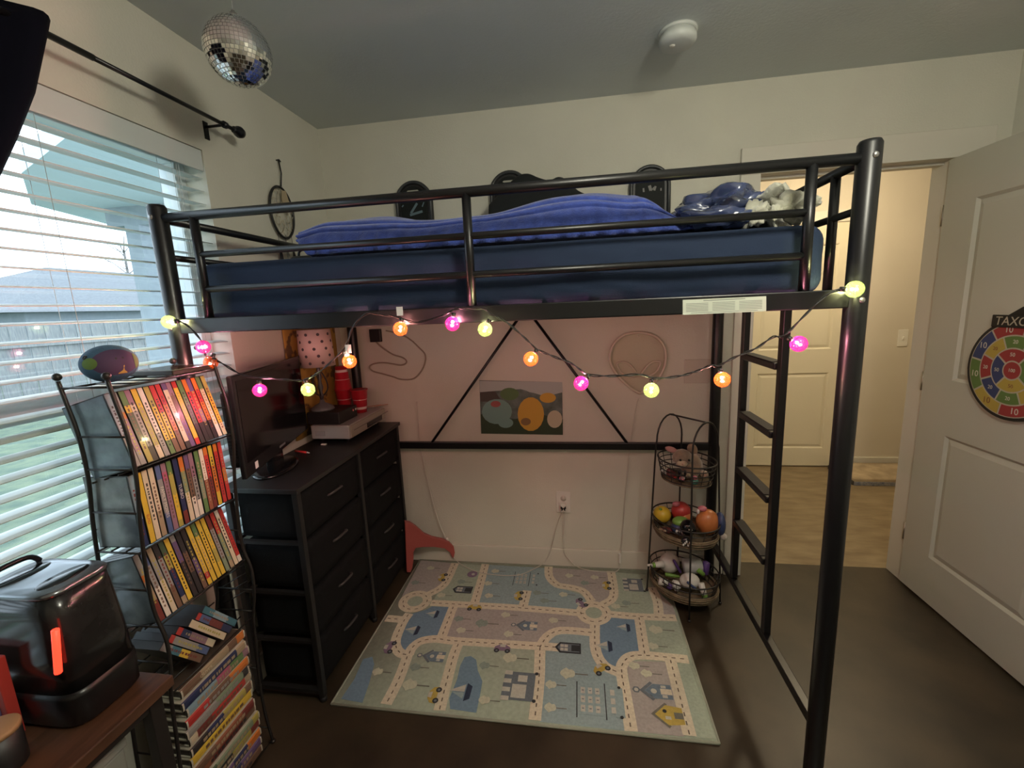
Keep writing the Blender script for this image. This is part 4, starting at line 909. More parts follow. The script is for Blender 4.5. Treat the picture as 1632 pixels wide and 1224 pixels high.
car = lambda c: [(c, [(.006, -.026), (.016, -.012), (.016, .012), (.006, .026), (-.010, .028), (-.010, -.028)]), ('white', [(.006, -.010), (.018, -.008), (.018, .008), (.006, .010)]), ('dark', disc(-.010, -.018, .009)), ('dark', disc(-.010, .018, .009)), ('slate', disc(-.010, -.018, .004)), ('slate', disc(-.010, .018, .004))]
for f, c, col, a in ((RA, (755, 165), 'yellow', 0), (RA, (1250, 285), 'yellow', 0), (RA, (965, 362), 'yellow', PI/2), (RA, (700, 930), 'yellow', 0), (RB, (560, 205), 'yellow', 0), (RB, (528, 712), 'yellow', .9), (RA, (410, 620), 'purple', 0), (RA, (1145, 628), 'purple', PI/2), (RB, (405, 312), 'purple', -.6)): ic(f, c, car(col), 1.0, a, 'printed_car')
boat = [('navy', [(-.006, -.026), (-.020, -.018), (-.020, .018), (-.006, .026)]), ('white', [(-.003, .0), (.038, .0), (-.003, .022)]), ('lblue', [(-.003, -.002), (.030, -.002), (-.003, -.02)])]
for f, c, s in ((RA, (700, 405), .9), (RA, (570, 510), 1.0), (RA, (890, 910), 1.25), (RB, (675, 462), .85), (RB, (560, 575), 1.0)): ic(f, c, boat, s, nm='printed_boat')
for nm, b_ in (('printed_ground', fills), ('printed_roads', roads)): under(rug, b_.build(nm, rmats, recalc=False))

# ================================================================ BASKET STAND AND TOYS
bs = empty('basket_stand', (1.83, -.23, 0), 'black wire three tier basket stand in the corner by the ladder', 'basket stand')
ctr = Vector((1.828, -.235, 0)); U = Vector((.169, -.21, 0)).normalized(); V = Vector((-U.y, U.x, 0))
def bp(u, v, z): return ctr + U*u + V*v + Vector((0, 0, z))
def leg_at(su, sv, z): k = 1 - .22*min(1, z/.88); return bp(su*.128*k, sv*.115*k, z)
for su in (-1, 1):
    L_ = [leg_at(su, -1, z) for z in (.006 if su > 0 else .017, .3, .6, .80)]; R2 = [leg_at(su, 1, z) for z in (.80, .6, .3, .006)]
    k = .115*.78
    archp = [bp(su*.1, -k*math.cos(a), .815 + .12*math.sin(a)) for a in [PI*j/12 for j in range(13)]]
    under(bs, MB().tube(L_ + archp + R2, .0042, 8).build('side_frame', wire_m))
    for sv in (-1, 1): under(bs, MB().ell(leg_at(su, sv, .007 if (su, sv) != (-1, -1) else .0175), (.008, .008, .007), 10, 6).build('foot', black_m))
under(bs, MB().tube([bp(-.1, 0, .935), bp(.1, 0, .935)], .0042, 8).build('top_bar', wire_m))
rat_m = M('woven_base', (.16, .125, .075), .8, var=.35, vscale=25, bump=.5, bscale=120)
for z, a, b, h, wv in ((.066, .175, .145, .10, True), (.345, .165, .135, .095, True), (.632, .140, .115, .105, False)):
    ov = lambda k, zz, a=a, b=b: [bp(a*k*math.cos(t), b*k*math.sin(t), zz) for t in [2*PI*j/40 for j in range(40)]]
    mb = MB(); nrg = 5 if not wv else 4
    for j in range(nrg):
        f = j/(nrg-1); mb.tube(ov(.86+.14*f, z+.012+(h-.012)*f), .0024 if f < 1 else .0036, 6, closed=True)
    for j in range(16):
        t = 2*PI*j/16; mb.tube([bp(a*.84*math.cos(t), b*.84*math.sin(t), z+.004), bp(a*math.cos(t), b*math.sin(t), z+h)], .0018, 5)
    under(bs, mb.build('basket_wire', wire_m))
    if wv:
        prf = [ov(.70, z-.012), ov(.84, z-.004), ov(.93, z+.018), ov(.97, z+.044), ov(.955, z+.046), ov(.91, z+.022), ov(.82, z+.004), ov(.4, z+.002)]
        mb = MB().loft(prf); under(bs, mb.build('basket_base', rat_m))
        mb = MB()
        for k, zz in ((.89, z+.006), (.945, z+.022), (.965, z+.034)): mb.tube(ov(k+.008, zz), .004, 6, closed=True)
        under(bs, mb.build('basket_weave', rat_m))
    else:
        mb = MB().loft([ov(.86, z+.002), ov(.86, z+.008)]); under(bs, mb.build('basket_base', rat_m))
def toy(name, label, cat='toy', grp=None, at=(0, 0, 0)): return empty(name, at, label, cat, grp)
tan = M('plush_tan', (.34, .235, .14), .95, sheen=.5, vscale=14, col2=(.20, .15, .11), bump=.4, bscale=150)
tanl = M('plush_light', (.44, .35, .24), .95, sheen=.4, bump=.3, bscale=150); pink = M('plush_pink', (.42, .22, .20), .9)
c0 = bp(-.005, .0, .642)
e = toy('plush_bunny', 'tan plush animal with floppy ears sitting in the top basket', 'soft toy', None, c0)
under(e, MB().ell(c0+Vector((.025, -.01, .062)), (.050, .044, .060), 20, 14, lump=.1, ls=2).build('body', tan))
under(e, MB().ell(c0+Vector((-.022, -.03, .110)), (.044, .040, .040), 20, 14, lump=.08, ls=2, seed=3).build('head', tan))
under(e, MB().ell(c0+Vector((-.03, -.064, .092)), (.024, .018, .016), 14, 10).build('muzzle', tanl))
under(e, MB().ell(c0+Vector((-.07, -.02, .145)), (.030, .008, .014), 14, 10, mat=Matrix.Rotation(.35, 3, 'Y')).build('ear', pink))
under(e, MB().ell(c0+Vector((.03, -.0, .140)), (.022, .010, .030), 14, 10, mat=Matrix.Rotation(-.5, 3, 'Y')).build('ear', tan))
for dx in (-.038, .0): under(e, MB().ell(c0+Vector((dx, -.067, .110)), .0055, 10, 8).build('eye', blackgloss_m))
under(e, MB().ell(c0+Vector((-.032, -.081, .096)), (.004, .003, .003), 8, 6).build('nose', pink))
for dx, dz in ((.075, .035), (-.005, .03)): under(e, MB().ell(c0+Vector((dx, -.045, dz)), (.018, .024, .016), 12, 8).build('paw', tanl))
TM = lambda n, c, r=.4: M('toy_'+n, c, r)
g1 = 'small toys in the top basket'; g2 = 'toys in the middle basket'; g3 = 'spaceman toys in the bottom basket'
def lumpy(name, label, c, parts, grp, cat='toy'):
    e = toy(name, label, cat, grp, c)
    k = 1.15 if grp == g2 else 1.0
    for nm, off, r, mt in parts: under(e, MB().ell(Vector(c)+Vector(off)*k, tuple(q*k for q in r), 16, 12).build(nm, mt))
    return e
blk, wht, redt, grn, blu, org, yel, prp, tea, pnk, dkr = (TM('black', (.012, .012, .014), .25), TM('white', (.58, .58, .55), .35), TM('red', (.42, .04, .035), .35), TM('green', (.16, .32, .06)), TM('blue', (.035, .06, .15)), TM('orange', (.48, .17, .05)), TM('yellow', (.58, .40, .03)), TM('purple', (.10, .05, .22)), TM('teal', (.05, .18, .14)), TM('pink', (.50, .16, .20)), TM('darkred', (.12, .03, .03)))
lumpy('toy_cow', 'little black and white toy at the edge of the top basket', bp(-.075, -.055, 0.657), [('body', (0, 0, .004), (.018, .016, .014), wht), ('patch', (.008, -.012, .010), (.008, .006, .008), blk), ('head', (-.014, -.012, .012), (.010, .009, .010), wht), ('tail_end', (.02, -.012, -.004), (.008, .006, .006), wht)], g1)
lumpy('toy_beast', 'dark red brown toy figure in the top basket', bp(-.03, -.068, 0.661), [('body', (0, 0, .004), (.022, .018, .018), dkr), ('head', (-.010, -.01, .026), (.014, .012, .012), dkr), ('foot', (.016, -.012, -.006), (.008, .008, .006), redt)], g1)
lumpy('toy_monster', 'black toy with pink face and ears in the top basket', bp(.035, -.072, 0.661), [('body', (0, 0, .006), (.022, .018, .018), blk), ('face', (-.004, -.016, .012), (.012, .006, .012), pnk), ('ear', (-.014, -.004, .034), (.006, .005, .014), blk), ('ear', (.012, -.004, .034), (.006, .005, .014), blk), ('eye', (-.008, -.022, .016), (.004, .003, .004), wht), ('eye', (.004, -.022, .016), (.004, .003, .004), wht)], g1)
lumpy('toy_bird', 'small teal and pink toy near the ladder side of the top basket', bp(.085, -.05, 0.657), [('body', (0, 0, .006), (.018, .018, .014), tea), ('head', (.0, -.006, .026), (.012, .012, .010), pnk), ('beak', (-.012, -.012, .026), (.008, .005, .004), pnk)], g1)
z2 = .356
lumpy('toy_lemon', 'bumpy yellow ball toy in the middle basket', bp(-.112, -.030, z2+.060), [('ball', (0, 0, 0), (.038, .038, .036), yel), ('stem', (-.01, -.02, .034), (.006, .006, .005), grn)], g2, 'ball')
lumpy('toy_apple', 'red and orange round toy behind the yellow ball', bp(-.065, .055, z2+.070), [('ball', (0, 0, 0), (.042, .042, .044), redt), ('band', (.008, -.016, -.014), (.036, .030, .028), org), ('ear', (-.026, -.02, .044), (.016, .008, .012), pnk)], g2, 'ball')
lumpy('toy_frog', 'green and blue toy with round white eyes in the middle basket', bp(.0, -.035, z2+.044), [('body', (0, 0, -.004), (.036, .032, .026), blu), ('back', (.004, .004, .020), (.034, .028, .022), grn), ('eye', (-.014, -.030, -.006), (.010, .006, .010), wht), ('eye', (.008, -.032, -.010), (.010, .006, .010), wht), ('pupil', (-.014, -.037, -.006), (.004, .002, .004), blk), ('pupil', (.008, -.039, -.010), (.004, .002, .004), blk)], g2)
lumpy('toy_bowling_ball', 'shiny black ball toy in the middle basket', bp(.068, -.062, z2+.078), [('ball', (0, 0, 0), (.032, .032, .032), blackgloss_m), ('spot', (-.004, -.031, .006), (.003, .002, .003), wht), ('spot', (.006, -.031, .005), (.003, .002, .003), wht)], g2, 'ball')
lumpy('toy_potato', 'large orange egg shaped toy in the middle basket', bp(.085, .055, z2+.078), [('body', (0, 0, 0), (.046, .042, .054), org), ('hat', (-.022, .0, .058), (.018, .014, .012), pnk), ('ear', (-.042, -.012, .050), (.006, .010, .010), wht)], g2)
lumpy('toy_car', 'blue toy tucked behind the orange egg shaped toy', bp(.115, .075, z2+.05), [('body', (.018, .004, .02), (.020, .034, .05), blu), ('trim', (.030, -.01, -.03), (.014, .012, .014), wht)], g2)
lumpy('toy_zebra', 'black and white patterned toy at the front of the middle basket', bp(.085, -.098, z2+.026), [('body', (0, 0, 0), (.020, .014, .020), blk)] + [('stripe', (-.012+.006*k, -.012, -.008+.007*(k % 3)), (.0035, .003, .006), wht) for k in range(5)], g2)
lumpy('toy_dog', 'small brown toy lying low in the middle basket', bp(-.045, -.083, z2+.020), [('body', (0, 0, 0), (.030, .016, .014), dkr), ('paw', (-.022, -.012, .008), (.010, .006, .006), tanl), ('paw', (-.004, -.014, .004), (.009, .006, .005), tanl)], g2)
z3 = .076
def capsule(e, nm, a, b, r0, r1, mt):
    a, b = Vector(a), Vector(b); pts = [a.lerp(b, t) for t in (0, .05, .5, .95, 1)]; under(e, MB().tube(pts, [r0*.7, r0, (r0+r1)/2, r1, r1*.7], 14).build(nm, mt))
c = bp(-.085, .0, z3+.075); e = toy('toy_spaceman', 'white and green toy spaceman body with an arm sticking out of the bottom basket', 'toy', g3, c)
under(e, MB().ell(c, (.050, .046, .052), 20, 14, mat=Matrix.Rotation(.5, 3, 'Y')).build('torso', wht)); capsule(e, 'arm', c+Vector((-.035, -.03, .01)), c+Vector((-.085, -.045, .012)), .018, .013, wht); capsule(e, 'cuff', c+Vector((-.080, -.044, .012)), c+Vector((-.092, -.047, .012)), .014, .012, grn)
capsule(e, 'hand', c+Vector((-.093, -.048, .012)), c+Vector((-.118, -.055, .016)), .009, .005, wht)
capsule(e, 'collar', c+Vector((.01, -.045, .045)), c+Vector((.045, -.05, -.02)), .007, .007, prp); capsule(e, 'trim', c+Vector((-.03, -.048, -.035)), c+Vector((.04, -.055, -.04)), .010, .007, grn)
c = bp(.02, .035, z3+.095); e = toy('toy_rocket_pack', 'grey and green toy jet pack lying at the back of the bottom basket', 'toy', g3, c)
capsule(e, 'pack_body', c+Vector((-.04, 0, 0)), c+Vector((.05, .0, .01)), .040, .034, TM('grey', (.35, .37, .37))); capsule(e, 'fin', c+Vector((.06, .0, -.03)), c+Vector((.07, .0, .03)), .022, .016, prp); capsule(e, 'strap', c+Vector((.02, -.035, .01)), c+Vector((.05, -.03, -.02)), .012, .010, grn)
c = bp(.055, -.055, z3+.055); e = toy('toy_robot', 'white toy robot with dark blue chest stripe in the bottom basket', 'toy', g3, c)
under(e, MB().ell(c+Vector((.02, 0, .02)), (.046, .036, .036), 20, 14).build('torso', wht)); capsule(e, 'stripe', c+Vector((.0, -.034, .035)), c+Vector((.04, -.034, .002)), .006, .006, blu); capsule(e, 'arm', c+Vector((.065, -.02, .025)), c+Vector((.078, -.045, -.025)), .015, .013, wht); capsule(e, 'cuff', c+Vector((.0765, -.042, -.019)), c+Vector((.079, -.047, -.031)), .014, .014, grn); capsule(e, 'hand', c+Vector((.079, -.048, -.032)), c+Vector((.08, -.05, -.052)), .010, .006, wht)
c = bp(.0, -.095, z3+.036); e = toy('toy_astronaut', 'white toy figure with purple joints lying across the front of the bottom basket', 'toy', g3, c)
capsule(e, 'thigh', c+Vector((-.055, .0, .02)), c+Vector((-.012, -.004, .012)), .020, .015, wht); capsule(e, 'knee', c+Vector((-.012, -.004, .0)), c+Vector((.004, -.006, -.012)), .014, .014, prp); capsule(e, 'shin', c+Vector((.01, -.006, .012)), c+Vector((.046, -.006, .004)), .018, .020, wht); capsule(e, 'boot', c+Vector((.028, -.010, .0)), c+Vector((.026, -.012, -.022)), .013, .010, wht)

# ================================================================ DVD RACK
RYN, RYF = -1.457, -1.153                       # near and far end of the rack
rack_m = M('rack_metal', (.028, .026, .024), .4, .4)
shape = [(1.352, 0.246), (1.300, 0.256), (1.220, 0.270), (1.110, 0.271), (1.000, 0.256), (0.900, 0.247), (0.800, 0.242), (0.740, 0.246), (0.670, 0.263), (0.580, 0.258), (0.500, 0.242), (0.380, 0.233), (0.250, 0.224), (0.120, 0.226), (0.006, 0.239)]
def rack_x(z):
    for (za, xa), (zb_, xb) in zip(shape, shape[1:]):
        if zb_ <= z <= za: return xb + (xa-xb)*(z-zb_)/(za-zb_)
    return shape[0][1]
RD = .138
rk_ = empty('dvd_rack', (.20, RYN, 0), 'curved black metal media rack filled with discs and tapes by the window', 'rack')
for y in (RYN, RYF):
    for dx in (0, -RD):
        p = under(rk_, MB().tube(smooth_path([(x+dx, y, z) for z, x in shape], 4), .0048, 8).build('rack_post', rack_m))
        subpart(p, MB().ell((.246+dx, y, 1.362), (.0095, .0095, .0095), 12, 8).build('finial', rack_m))
        subpart(p, MB().ell((.239+dx, y, .006), (.009, .009, .006), 10, 6).build('foot', rack_m))
    for z in (1.335, 1.215, 1.132, 1.02, .912, .81, .706, .60, .52, .30, .06):
        x = rack_x(z); under(rk_, MB().tube([(x, y, z), (x-RD, y, z)], .0026, 6).build('end_wire', rack_m))
    if y == RYF:
        for k in range(5):
            x = rack_x(.6); under(rk_, MB().tube([(x-.02, y, .72-k*.03), (x-.12, y, .66-k*.03)], .002, 5).build('end_scroll', rack_m))
TIERS = [(1.134, 15), (.922, 2), (.712, 14), (.502, 4), (.012, 0)]
def tier_frame(z0, deg):
    t = math.radians(deg); up = Vector((-math.sin(t), 0, math.cos(t))); bk = Vector((-math.cos(t), 0, -math.sin(t)))
    return Vector((rack_x(z0)-.006, 0, z0)), up, bk
for z0, deg in TIERS:
    o0, up, bk = tier_frame(z0, deg)
    mb = MB()
    for d in (0, .045, .09, .128): q = o0 + bk*d - up*.004; mb.tube([(q.x, RYN, q.z), (q.x, RYF, q.z)], .0024, 6)
    q = o0 + bk*.132 + up*.05; mb.tube([(q.x, RYN, q.z), (q.x, RYF, q.z)], .0024, 6)
    under(rk_, mb.build('wire_shelf', rack_m))
mb = MB()
for z in (1.332,): mb.tube([(.249, RYN, z), (.249, RYF, z)], .003, 6).tube([(.249-RD, RYN, z), (.249-RD, RYF, z)], .003, 6)
for k in range(6): y = RYN + (k+.5)*(RYF-RYN)/6; mb.tube([(.249, y, z), (.249-RD, y, z)], .0022, 6)
under(rk_, mb.build('top_shelf', rack_m))

rs = random.Random(12)
C_ = dict(ltblue=(.22, .33, .40), grey=(.26, .26, .25), white=(.62, .58, .50), cream=(.58, .50, .36), yellow=(.60, .42, .05), olive=(.36, .32, .08), green=(.10, .19, .07), dkgreen=(.06, .10, .06), purple=(.12, .08, .18), mauve=(.26, .15, .20), blue=(.08, .12, .26), navy=(.02, .03, .09), red=(.42, .04, .035), orange=(.52, .16, .03), brown=(.15, .09, .06), dark=(.03, .028, .03), tan=(.33, .26, .17), teal=(.05, .16, .22), sage=(.19, .25, .17), dkred=(.16, .035, .03), pink=(.38, .10, .17), rust=(.24, .09, .05))
CN = dict(ltblue='pale blue', grey='grey', white='white', cream='cream', yellow='yellow', olive='olive yellow', green='green', dkgreen='dark green', purple='purple', mauve='mauve', blue='blue', navy='navy', red='red', orange='orange', brown='brown', dark='black', tan='tan', teal='teal', sage='sage green', dkred='dark red', pink='pink', rust='rust brown')
def CM(c): return M('print_'+c, C_[c], .35, coat=.3)
case_m = M('dvd_case_black', (.02, .02, .022), .3); sleeve_m = M('cover_blue', (.20, .28, .34), .3, coat=.5, vscale=22, col2=(.10, .14, .18)); sleeve2_m = M('cover_grey', (.24, .27, .27), .3, coat=.5, vscale=16, col2=(.08, .09, .10))
ORD = ['first', 'second', 'third', 'fourth', 'fifth', 'sixth', 'seventh', 'eighth', 'ninth', 'tenth', 'eleventh', 'twelfth', 'thirteenth', 'fourteenth', 'fifteenth', 'sixteenth', 'seventeenth', 'eighteenth', 'nineteenth', 'twentieth']
def spine_case(name, fr, size, bands, label, cat, grp, body=None, cover=None, txt=None, txtcol='white'):
    """fr: matrix whose x runs across the spine, y up the spine, z out of the spine (case extends to -z)."""
    wd, ht, dp = size; e = empty(name, fr @ Vector((0, 0, 0)), label, cat, grp)
    under(e, MB().box((.0004, 0, -dp), (wd-.0004, ht, -.0006), mat=fr).build('case_body', body or case_m))
    tot = sum(h for _, h in bands); y = .002; mb = MB(); ms = []
    for c, h in bands:
        y1 = y + (ht-.004)*h/tot; m_ = CM(c)
        if m_ not in ms: ms.append(m_)
        mb.box((.0008, y, -.0006), (wd-.0008, y1, .0), ms.index(m_), fr); y = y1
    sp = under(e, mb.build('spine_print', ms))
    if cover:
        mb = MB().box((-.0003, .003, -dp+.002), (.0004, ht-.003, -.004), mat=fr); cv = under(e, mb.build('cover_print', cover))
    if txt:
        s_, frac, sz = txt; Mt = fr @ basis((wd/2, ht*frac, .0005), (0, -1, 0), (1, 0, 0), (0, 0, 1))
        o = text_mesh('spine_lettering', s_, sz, CM(txtcol), Mt, None, .0001); subpart(sp, o)
    else:                                        # printed blocks standing for unreadable small print
        mb = MB(); a = ht*rs.uniform(.12, .3); k = 0
        while a < ht*.8:
            h = rs.uniform(.004, .012); mb.box((wd*.36, a, 0), (wd*.64, a+h*.7, .0002), 0, fr); a += h*.7 + rs.uniform(.002, .006); k += 1
        subpart(sp, mb.build('spine_marks', CM(rs.choice(['tan', 'brown', 'dkred', 'dark', 'olive']))))
    return e
def rack_row(z0, deg, rows, where, grp, cover):
    o0, up, bk = tier_frame(z0, deg); y = RYN + .010; n = len(rows); w_ = (RYF-.008 - y)/n
    for i, r in enumerate(rows):
        bands, txt, tcol = (r + (None, None))[:3] if isinstance(r, tuple) else (r, None, None)
        wd = min(.0148, w_-.0004); fr = basis(o0 + Vector((0, y, 0)) + up*.001 + bk*rs.uniform(0, .003), (0, 1, 0), up, -bk)
        names = CN[bands[0][0]] + (' and ' + CN[bands[-1][0]] if bands[-1][0] != bands[0][0] else '')
        spine_case('dvd_case', fr, (wd, .19, .132), bands[::-1], '%s disc case, %s from humidifier end, %s' % (names, ORD[i], where), 'disc case', grp, cover=cover if i == 0 else None, txt=txt, txtcol=tcol or 'white')
        y += w_
b = lambda *a: list(a)
top_row = [b(('ltblue', 5), ('grey', 4)), b(('grey', 3), ('orange', 1), ('mauve', 5), ('grey', 2)), b(('green', 2), ('yellow', 1), ('dkgreen', 4), ('olive', 3)), b(('mauve', 2), ('cream', 1), ('grey', 5), ('dark', 2)), b(('yellow', 3), ('olive', 6), ('cream', 2)), b(('white', 6), ('grey', 3)), b(('olive', 3), ('yellow', 5), ('green', 2)), b(('red', 4), ('yellow', 4), ('brown', 2)), b(('red', 3), ('orange', 4), ('brown', 3)), b(('purple', 1), ('cream', 8), ('dark', 1)), b(('mauve', 2), ('brown', 4), ('purple', 4)), b(('red', 1), ('yellow', 8), ('red', 1)), b(('green', 4), ('dkgreen', 3), ('dark', 3)), b(('orange', 2), ('red', 5), ('dark', 3)), b(('purple', 2), ('red', 3), ('mauve', 2), ('dark', 3)), b(('orange', 2), ('red', 2), ('orange', 3), ('dark', 3)), b(('green', 2), ('cream', 6), ('white', 2)), b(('olive', 3), ('yellow', 5), ('cream', 2))]
rack_row(1.134, 15, top_row, 'top rack tier', 'disc cases on the top tier', sleeve_m)
second = [b(('ltblue', 5), ('navy', 3)), (b(('yellow', 1),), ('ELMO', .34, .010), 'red'), b(('cream', 1),), b(('cream', 5), ('tan', 3)), (b(('blue', 2), ('grey', 5), ('blue', 3)), ('FAMILY MOVIES', .46, .0125), 'white'), b(('mauve', 1), ('pink', 1), ('mauve', 6)), b(('green', 2), ('olive', 3), ('yellow', 4), ('olive', 1)), (b(('navy', 8), ('dkred', 2)), ('TURBO', .5, .013), 'white'), b(('orange', 2), ('sage', 3), ('cream', 4)), b(('purple', 2), ('brown', 4), ('white', 3)), b(('mauve', 3), ('grey', 3), ('white', 2)), b(('green', 4), ('sage', 3), ('green', 2)), b(('white', 5), ('rust', 5)), b(('orange', 1), ('red', 3), ('dkred', 4)), b(('yellow', 3), ('orange', 4), ('yellow', 2)), b(('orange', 1), ('red', 7)), b(('red', 4), ('orange', 2), ('red', 3))]
rack_row(.922, 2, second, 'second rack tier', 'disc cases on the second tier', sleeve2_m)
third = [b(('grey', 3), ('orange', 1), ('tan', 3), ('dkred', 3)), b(('blue', 2), ('grey', 3), ('white', 4)), b(('tan', 2), ('grey', 3), ('cream', 5)), b(('dark', 2), ('grey', 4), ('brown', 3)), b(('dkgreen', 2), ('olive', 2), ('navy', 4), ('tan', 1)), b(('yellow', 1),), b(('grey', 1), ('purple', 3), ('dark', 5)), b(('dark', 3), ('brown', 3), ('dark', 3)), b(('dark', 4), ('purple', 2), ('brown', 2)), b(('yellow', 8), ('red', 1), ('yellow', 1)), b(('green', 2), ('yellow', 7)), b(('yellow', 1),), b(('yellow', 5), ('olive', 2), ('yellow', 2)), b(('dkred', 2), ('grey', 4), ('sage', 2)), b(('red', 3), ('sage', 4), ('tan', 1)), b(('white', 1), ('cream', 7)), b(('red', 8), ('white', 1))]
rack_row(.712, 14, third, 'third rack tier', 'disc cases on the third tier', sleeve2_m)
# leaning tapes on the fourth tier
o0, up, bk = tier_frame(.502, 4)
lean = [(b(('grey', 2), ('teal', 2), ('yellow', 2), ('brown', 3)), 'grey teal'), (b(('red', 1), ('grey', 6), ('blue', 3)), 'pale grey'), (b(('red', 1), ('navy', 2), ('mauve', 4), ('cream', 2)), 'mauve and red'), (b(('cream', 1),), 'plain cream'), (b(('red', 1), ('blue', 3), ('dkred', 4), ('navy', 3)), 'blue and red'), (b(('teal', 3), ('ltblue', 4), ('teal', 3)), 'teal')]
ang = math.radians(38); y = RYN + .075; HT = .165
for i, (bd, nm_) in enumerate(lean):
    du = Vector((0, -math.sin(ang), math.cos(ang))); dw = Vector((0, math.cos(ang), math.sin(ang)))
    org_ = o0 + Vector((0, y+.028, 0)) + Vector((0, 0, .003)) + bk*(.004+.006*(i % 3))
    fr = basis(org_, dw, du, Vector((1, 0, 0)))
    spine_case('video_tape', fr, (.0200, HT, .11), bd[::-1], '%s spined tape leaning on the fourth rack tier' % nm_, 'video tape', 'leaning tapes on the fourth tier', body=M('tape_dark', (.03, .03, .033), .4)); y += .0290
# tapes stacked flat at the bottom
flat = [(b(('brown', 2), ('tan', 3), ('brown', 1), ('orange', 1)), ('OLIVER', .35, .013), 'cream'), (b(('navy', 5), ('tan', 1)), None), (b(('ltblue', 4), ('pink', 2), ('green', 2), ('mauve', 1)), None), (b(('red', 3), ('brown', 3), ('orange', 3)), None), (b(('grey', 4), ('sage', 4), ('dark', 1)), None), (b(('cream', 1), ('dkred', 2), ('red', 5), ('tan', 1)), None), (b(('dark', 2), ('navy', 2), ('olive', 3), ('brown', 1)), None), (b(('yellow', 1),), None), (b(('brown', 3), ('rust', 4), ('dkred', 2)), None), (b(('rust', 2), ('dkred', 4), ('brown', 2)), None), (b(('dkgreen', 2), ('sage', 5), ('olive', 1)), None), (b(('dark', 3), ('olive', 2), ('dkred', 1)), None), (b(('purple', 4), ('navy', 2), ('orange', 2)), None), (b(('navy', 5), ('purple', 3)), None), (b(('rust', 3), ('brown', 4)), None)]
z = .016; TH = .0302; shellw = M('clamshell_white', (.46, .44, .36), .5); shelld = M('clamshell_dark', (.05, .048, .042), .5)
for i in range(len(flat)-1, -1, -1):
    r = flat[i]; bd, txt, tcol = (r + (None,))[:3]
    x = .232 + rs.uniform(-.006, .006); ya = RYN + .030 + rs.uniform(-.008, .010); yb = ya + .235
    fr = basis((x, ya, z), (0, 0, 1), (0, 1, 0), (1, 0, 0))
    names = CN[bd[0][0]] + (' and ' + CN[bd[-1][0]] if len(bd) > 1 else '')
    pos = 'topmost' if i == 0 else ORD[i] + ' from the top'
    e = empty('tape_clamshell', (x, ya, z), '%s tape case, %s in the flat stack' % (names, pos), 'tape case', 'tape cases stacked flat at the rack bottom')
    mb = MB().box((x-.13, ya, z+.0005), (x-.003, yb, z+.004), 1).box((x-.13, ya, z+TH-.0045), (x-.003, yb, z+TH-.001), 1).box((x-.128, ya+.004, z+.004), (x-.004, yb-.004, z+TH-.0045), 0)
    under(e, mb.build('clamshell', [shelld, shellw]))
    tot = sum(h for _, h in bd); yy = ya; mb = MB(); ms = []
    for c, h in bd:
        y1 = yy + (yb-ya)*h/tot; m_ = CM(c)
        if m_ not in ms: ms.append(m_)
        mb.prism([Vector((x-.003, yy, z+.0012)), Vector((x+.001, yy, z+.004)), Vector((x+.002, yy, z+TH/2)), Vector((x+.001, yy, z+TH-.005)), Vector((x-.003, yy, z+TH-.0018))], (0, y1-yy, 0), ms.index(m_)); yy = y1
    if i == 0: under(e, MB().box((x-.128, ya+.002, z+TH-.0009), (x-.004, yb-.002, z+TH-.0002)).build('cover_print', M('tape_cover', (.10, .07, .05), .4, vscale=18, col2=(.02, .018, .016))))
    sp = under(e, mb.build('spine_print', ms))
    for ye in (ya, yb-.005): subpart(sp, MB().prism([Vector((x-.004, ye, z+.001)), Vector((x+.0013, ye, z+.004)), Vector((x+.0023, ye, z+TH/2)), Vector((x+.0013, ye, z+TH-.005)), Vector((x-.004, ye, z+TH-.0015))], (0, .005, 0)).build('spine_end', shellw))
    if txt: subpart(sp, text_mesh('spine_lettering', txt[0], txt[2], CM(tcol), basis((x+.0022, ya+(yb-ya)*txt[1], z+TH/2), (0, 1, 0), (0, 0, 1), (1, 0, 0)), None, .0002))
    else:
        mb = MB(); a = ya + rs.uniform(.03, .06)
        while a < yb-.05: h = rs.uniform(.004, .014); mb.box((x+.0018, a, z+TH*.33), (x+.0024, a+h, z+TH*.66)); a += h+rs.uniform(.002, .006)
        subpart(sp, mb.build('spine_marks', CM(rs.choice(['tan', 'brown', 'dark', 'grey']))))
    z += TH + .0006
# plush egg ball and flat case on top of the rack
pc_ = Vector((.172, -1.385, 1.334 + .004 + .046)); e = empty('plush_ball', pc_-Vector((0, 0, .048)), 'blue egg shaped plush ball with purple and green patches on the rack', 'soft toy')
pbm = M('plush_ball_blue', (.035, .09, .15), .8, bump=.2, bscale=200); RR = (.050, .060, .046)
under(e, MB().ell(pc_, RR, 36, 24).build('ball', pbm))
def patch(pts, mt, nm, lift):            # polygon given as angles (longitude, latitude) on the ball
    vs = []
    for lo, la in pts:
        d = Vector((math.cos(la)*math.cos(lo), math.cos(la)*math.sin(lo), math.sin(la))); vs.append(pc_ + Vector((d.x*RR[0], d.y*RR[1], d.z*RR[2]))*lift)
    c = sum(vs, Vector())/len(vs); d = c-pc_; k = 1/math.sqrt((d.x/RR[0])**2+(d.y/RR[1])**2+(d.z/RR[2])**2); c = pc_ + d*k*lift
    n = len(vs); under(e, MB().add(vs+[c], [(i, (i+1) % n, n) for i in range(n)], 0, True).build(nm, mt))
ringp = lambda lo, la, a, b_, n=28: [(lo+a*math.cos(2*PI*k/n), la+b_*math.sin(2*PI*k/n)) for k in range(n)]
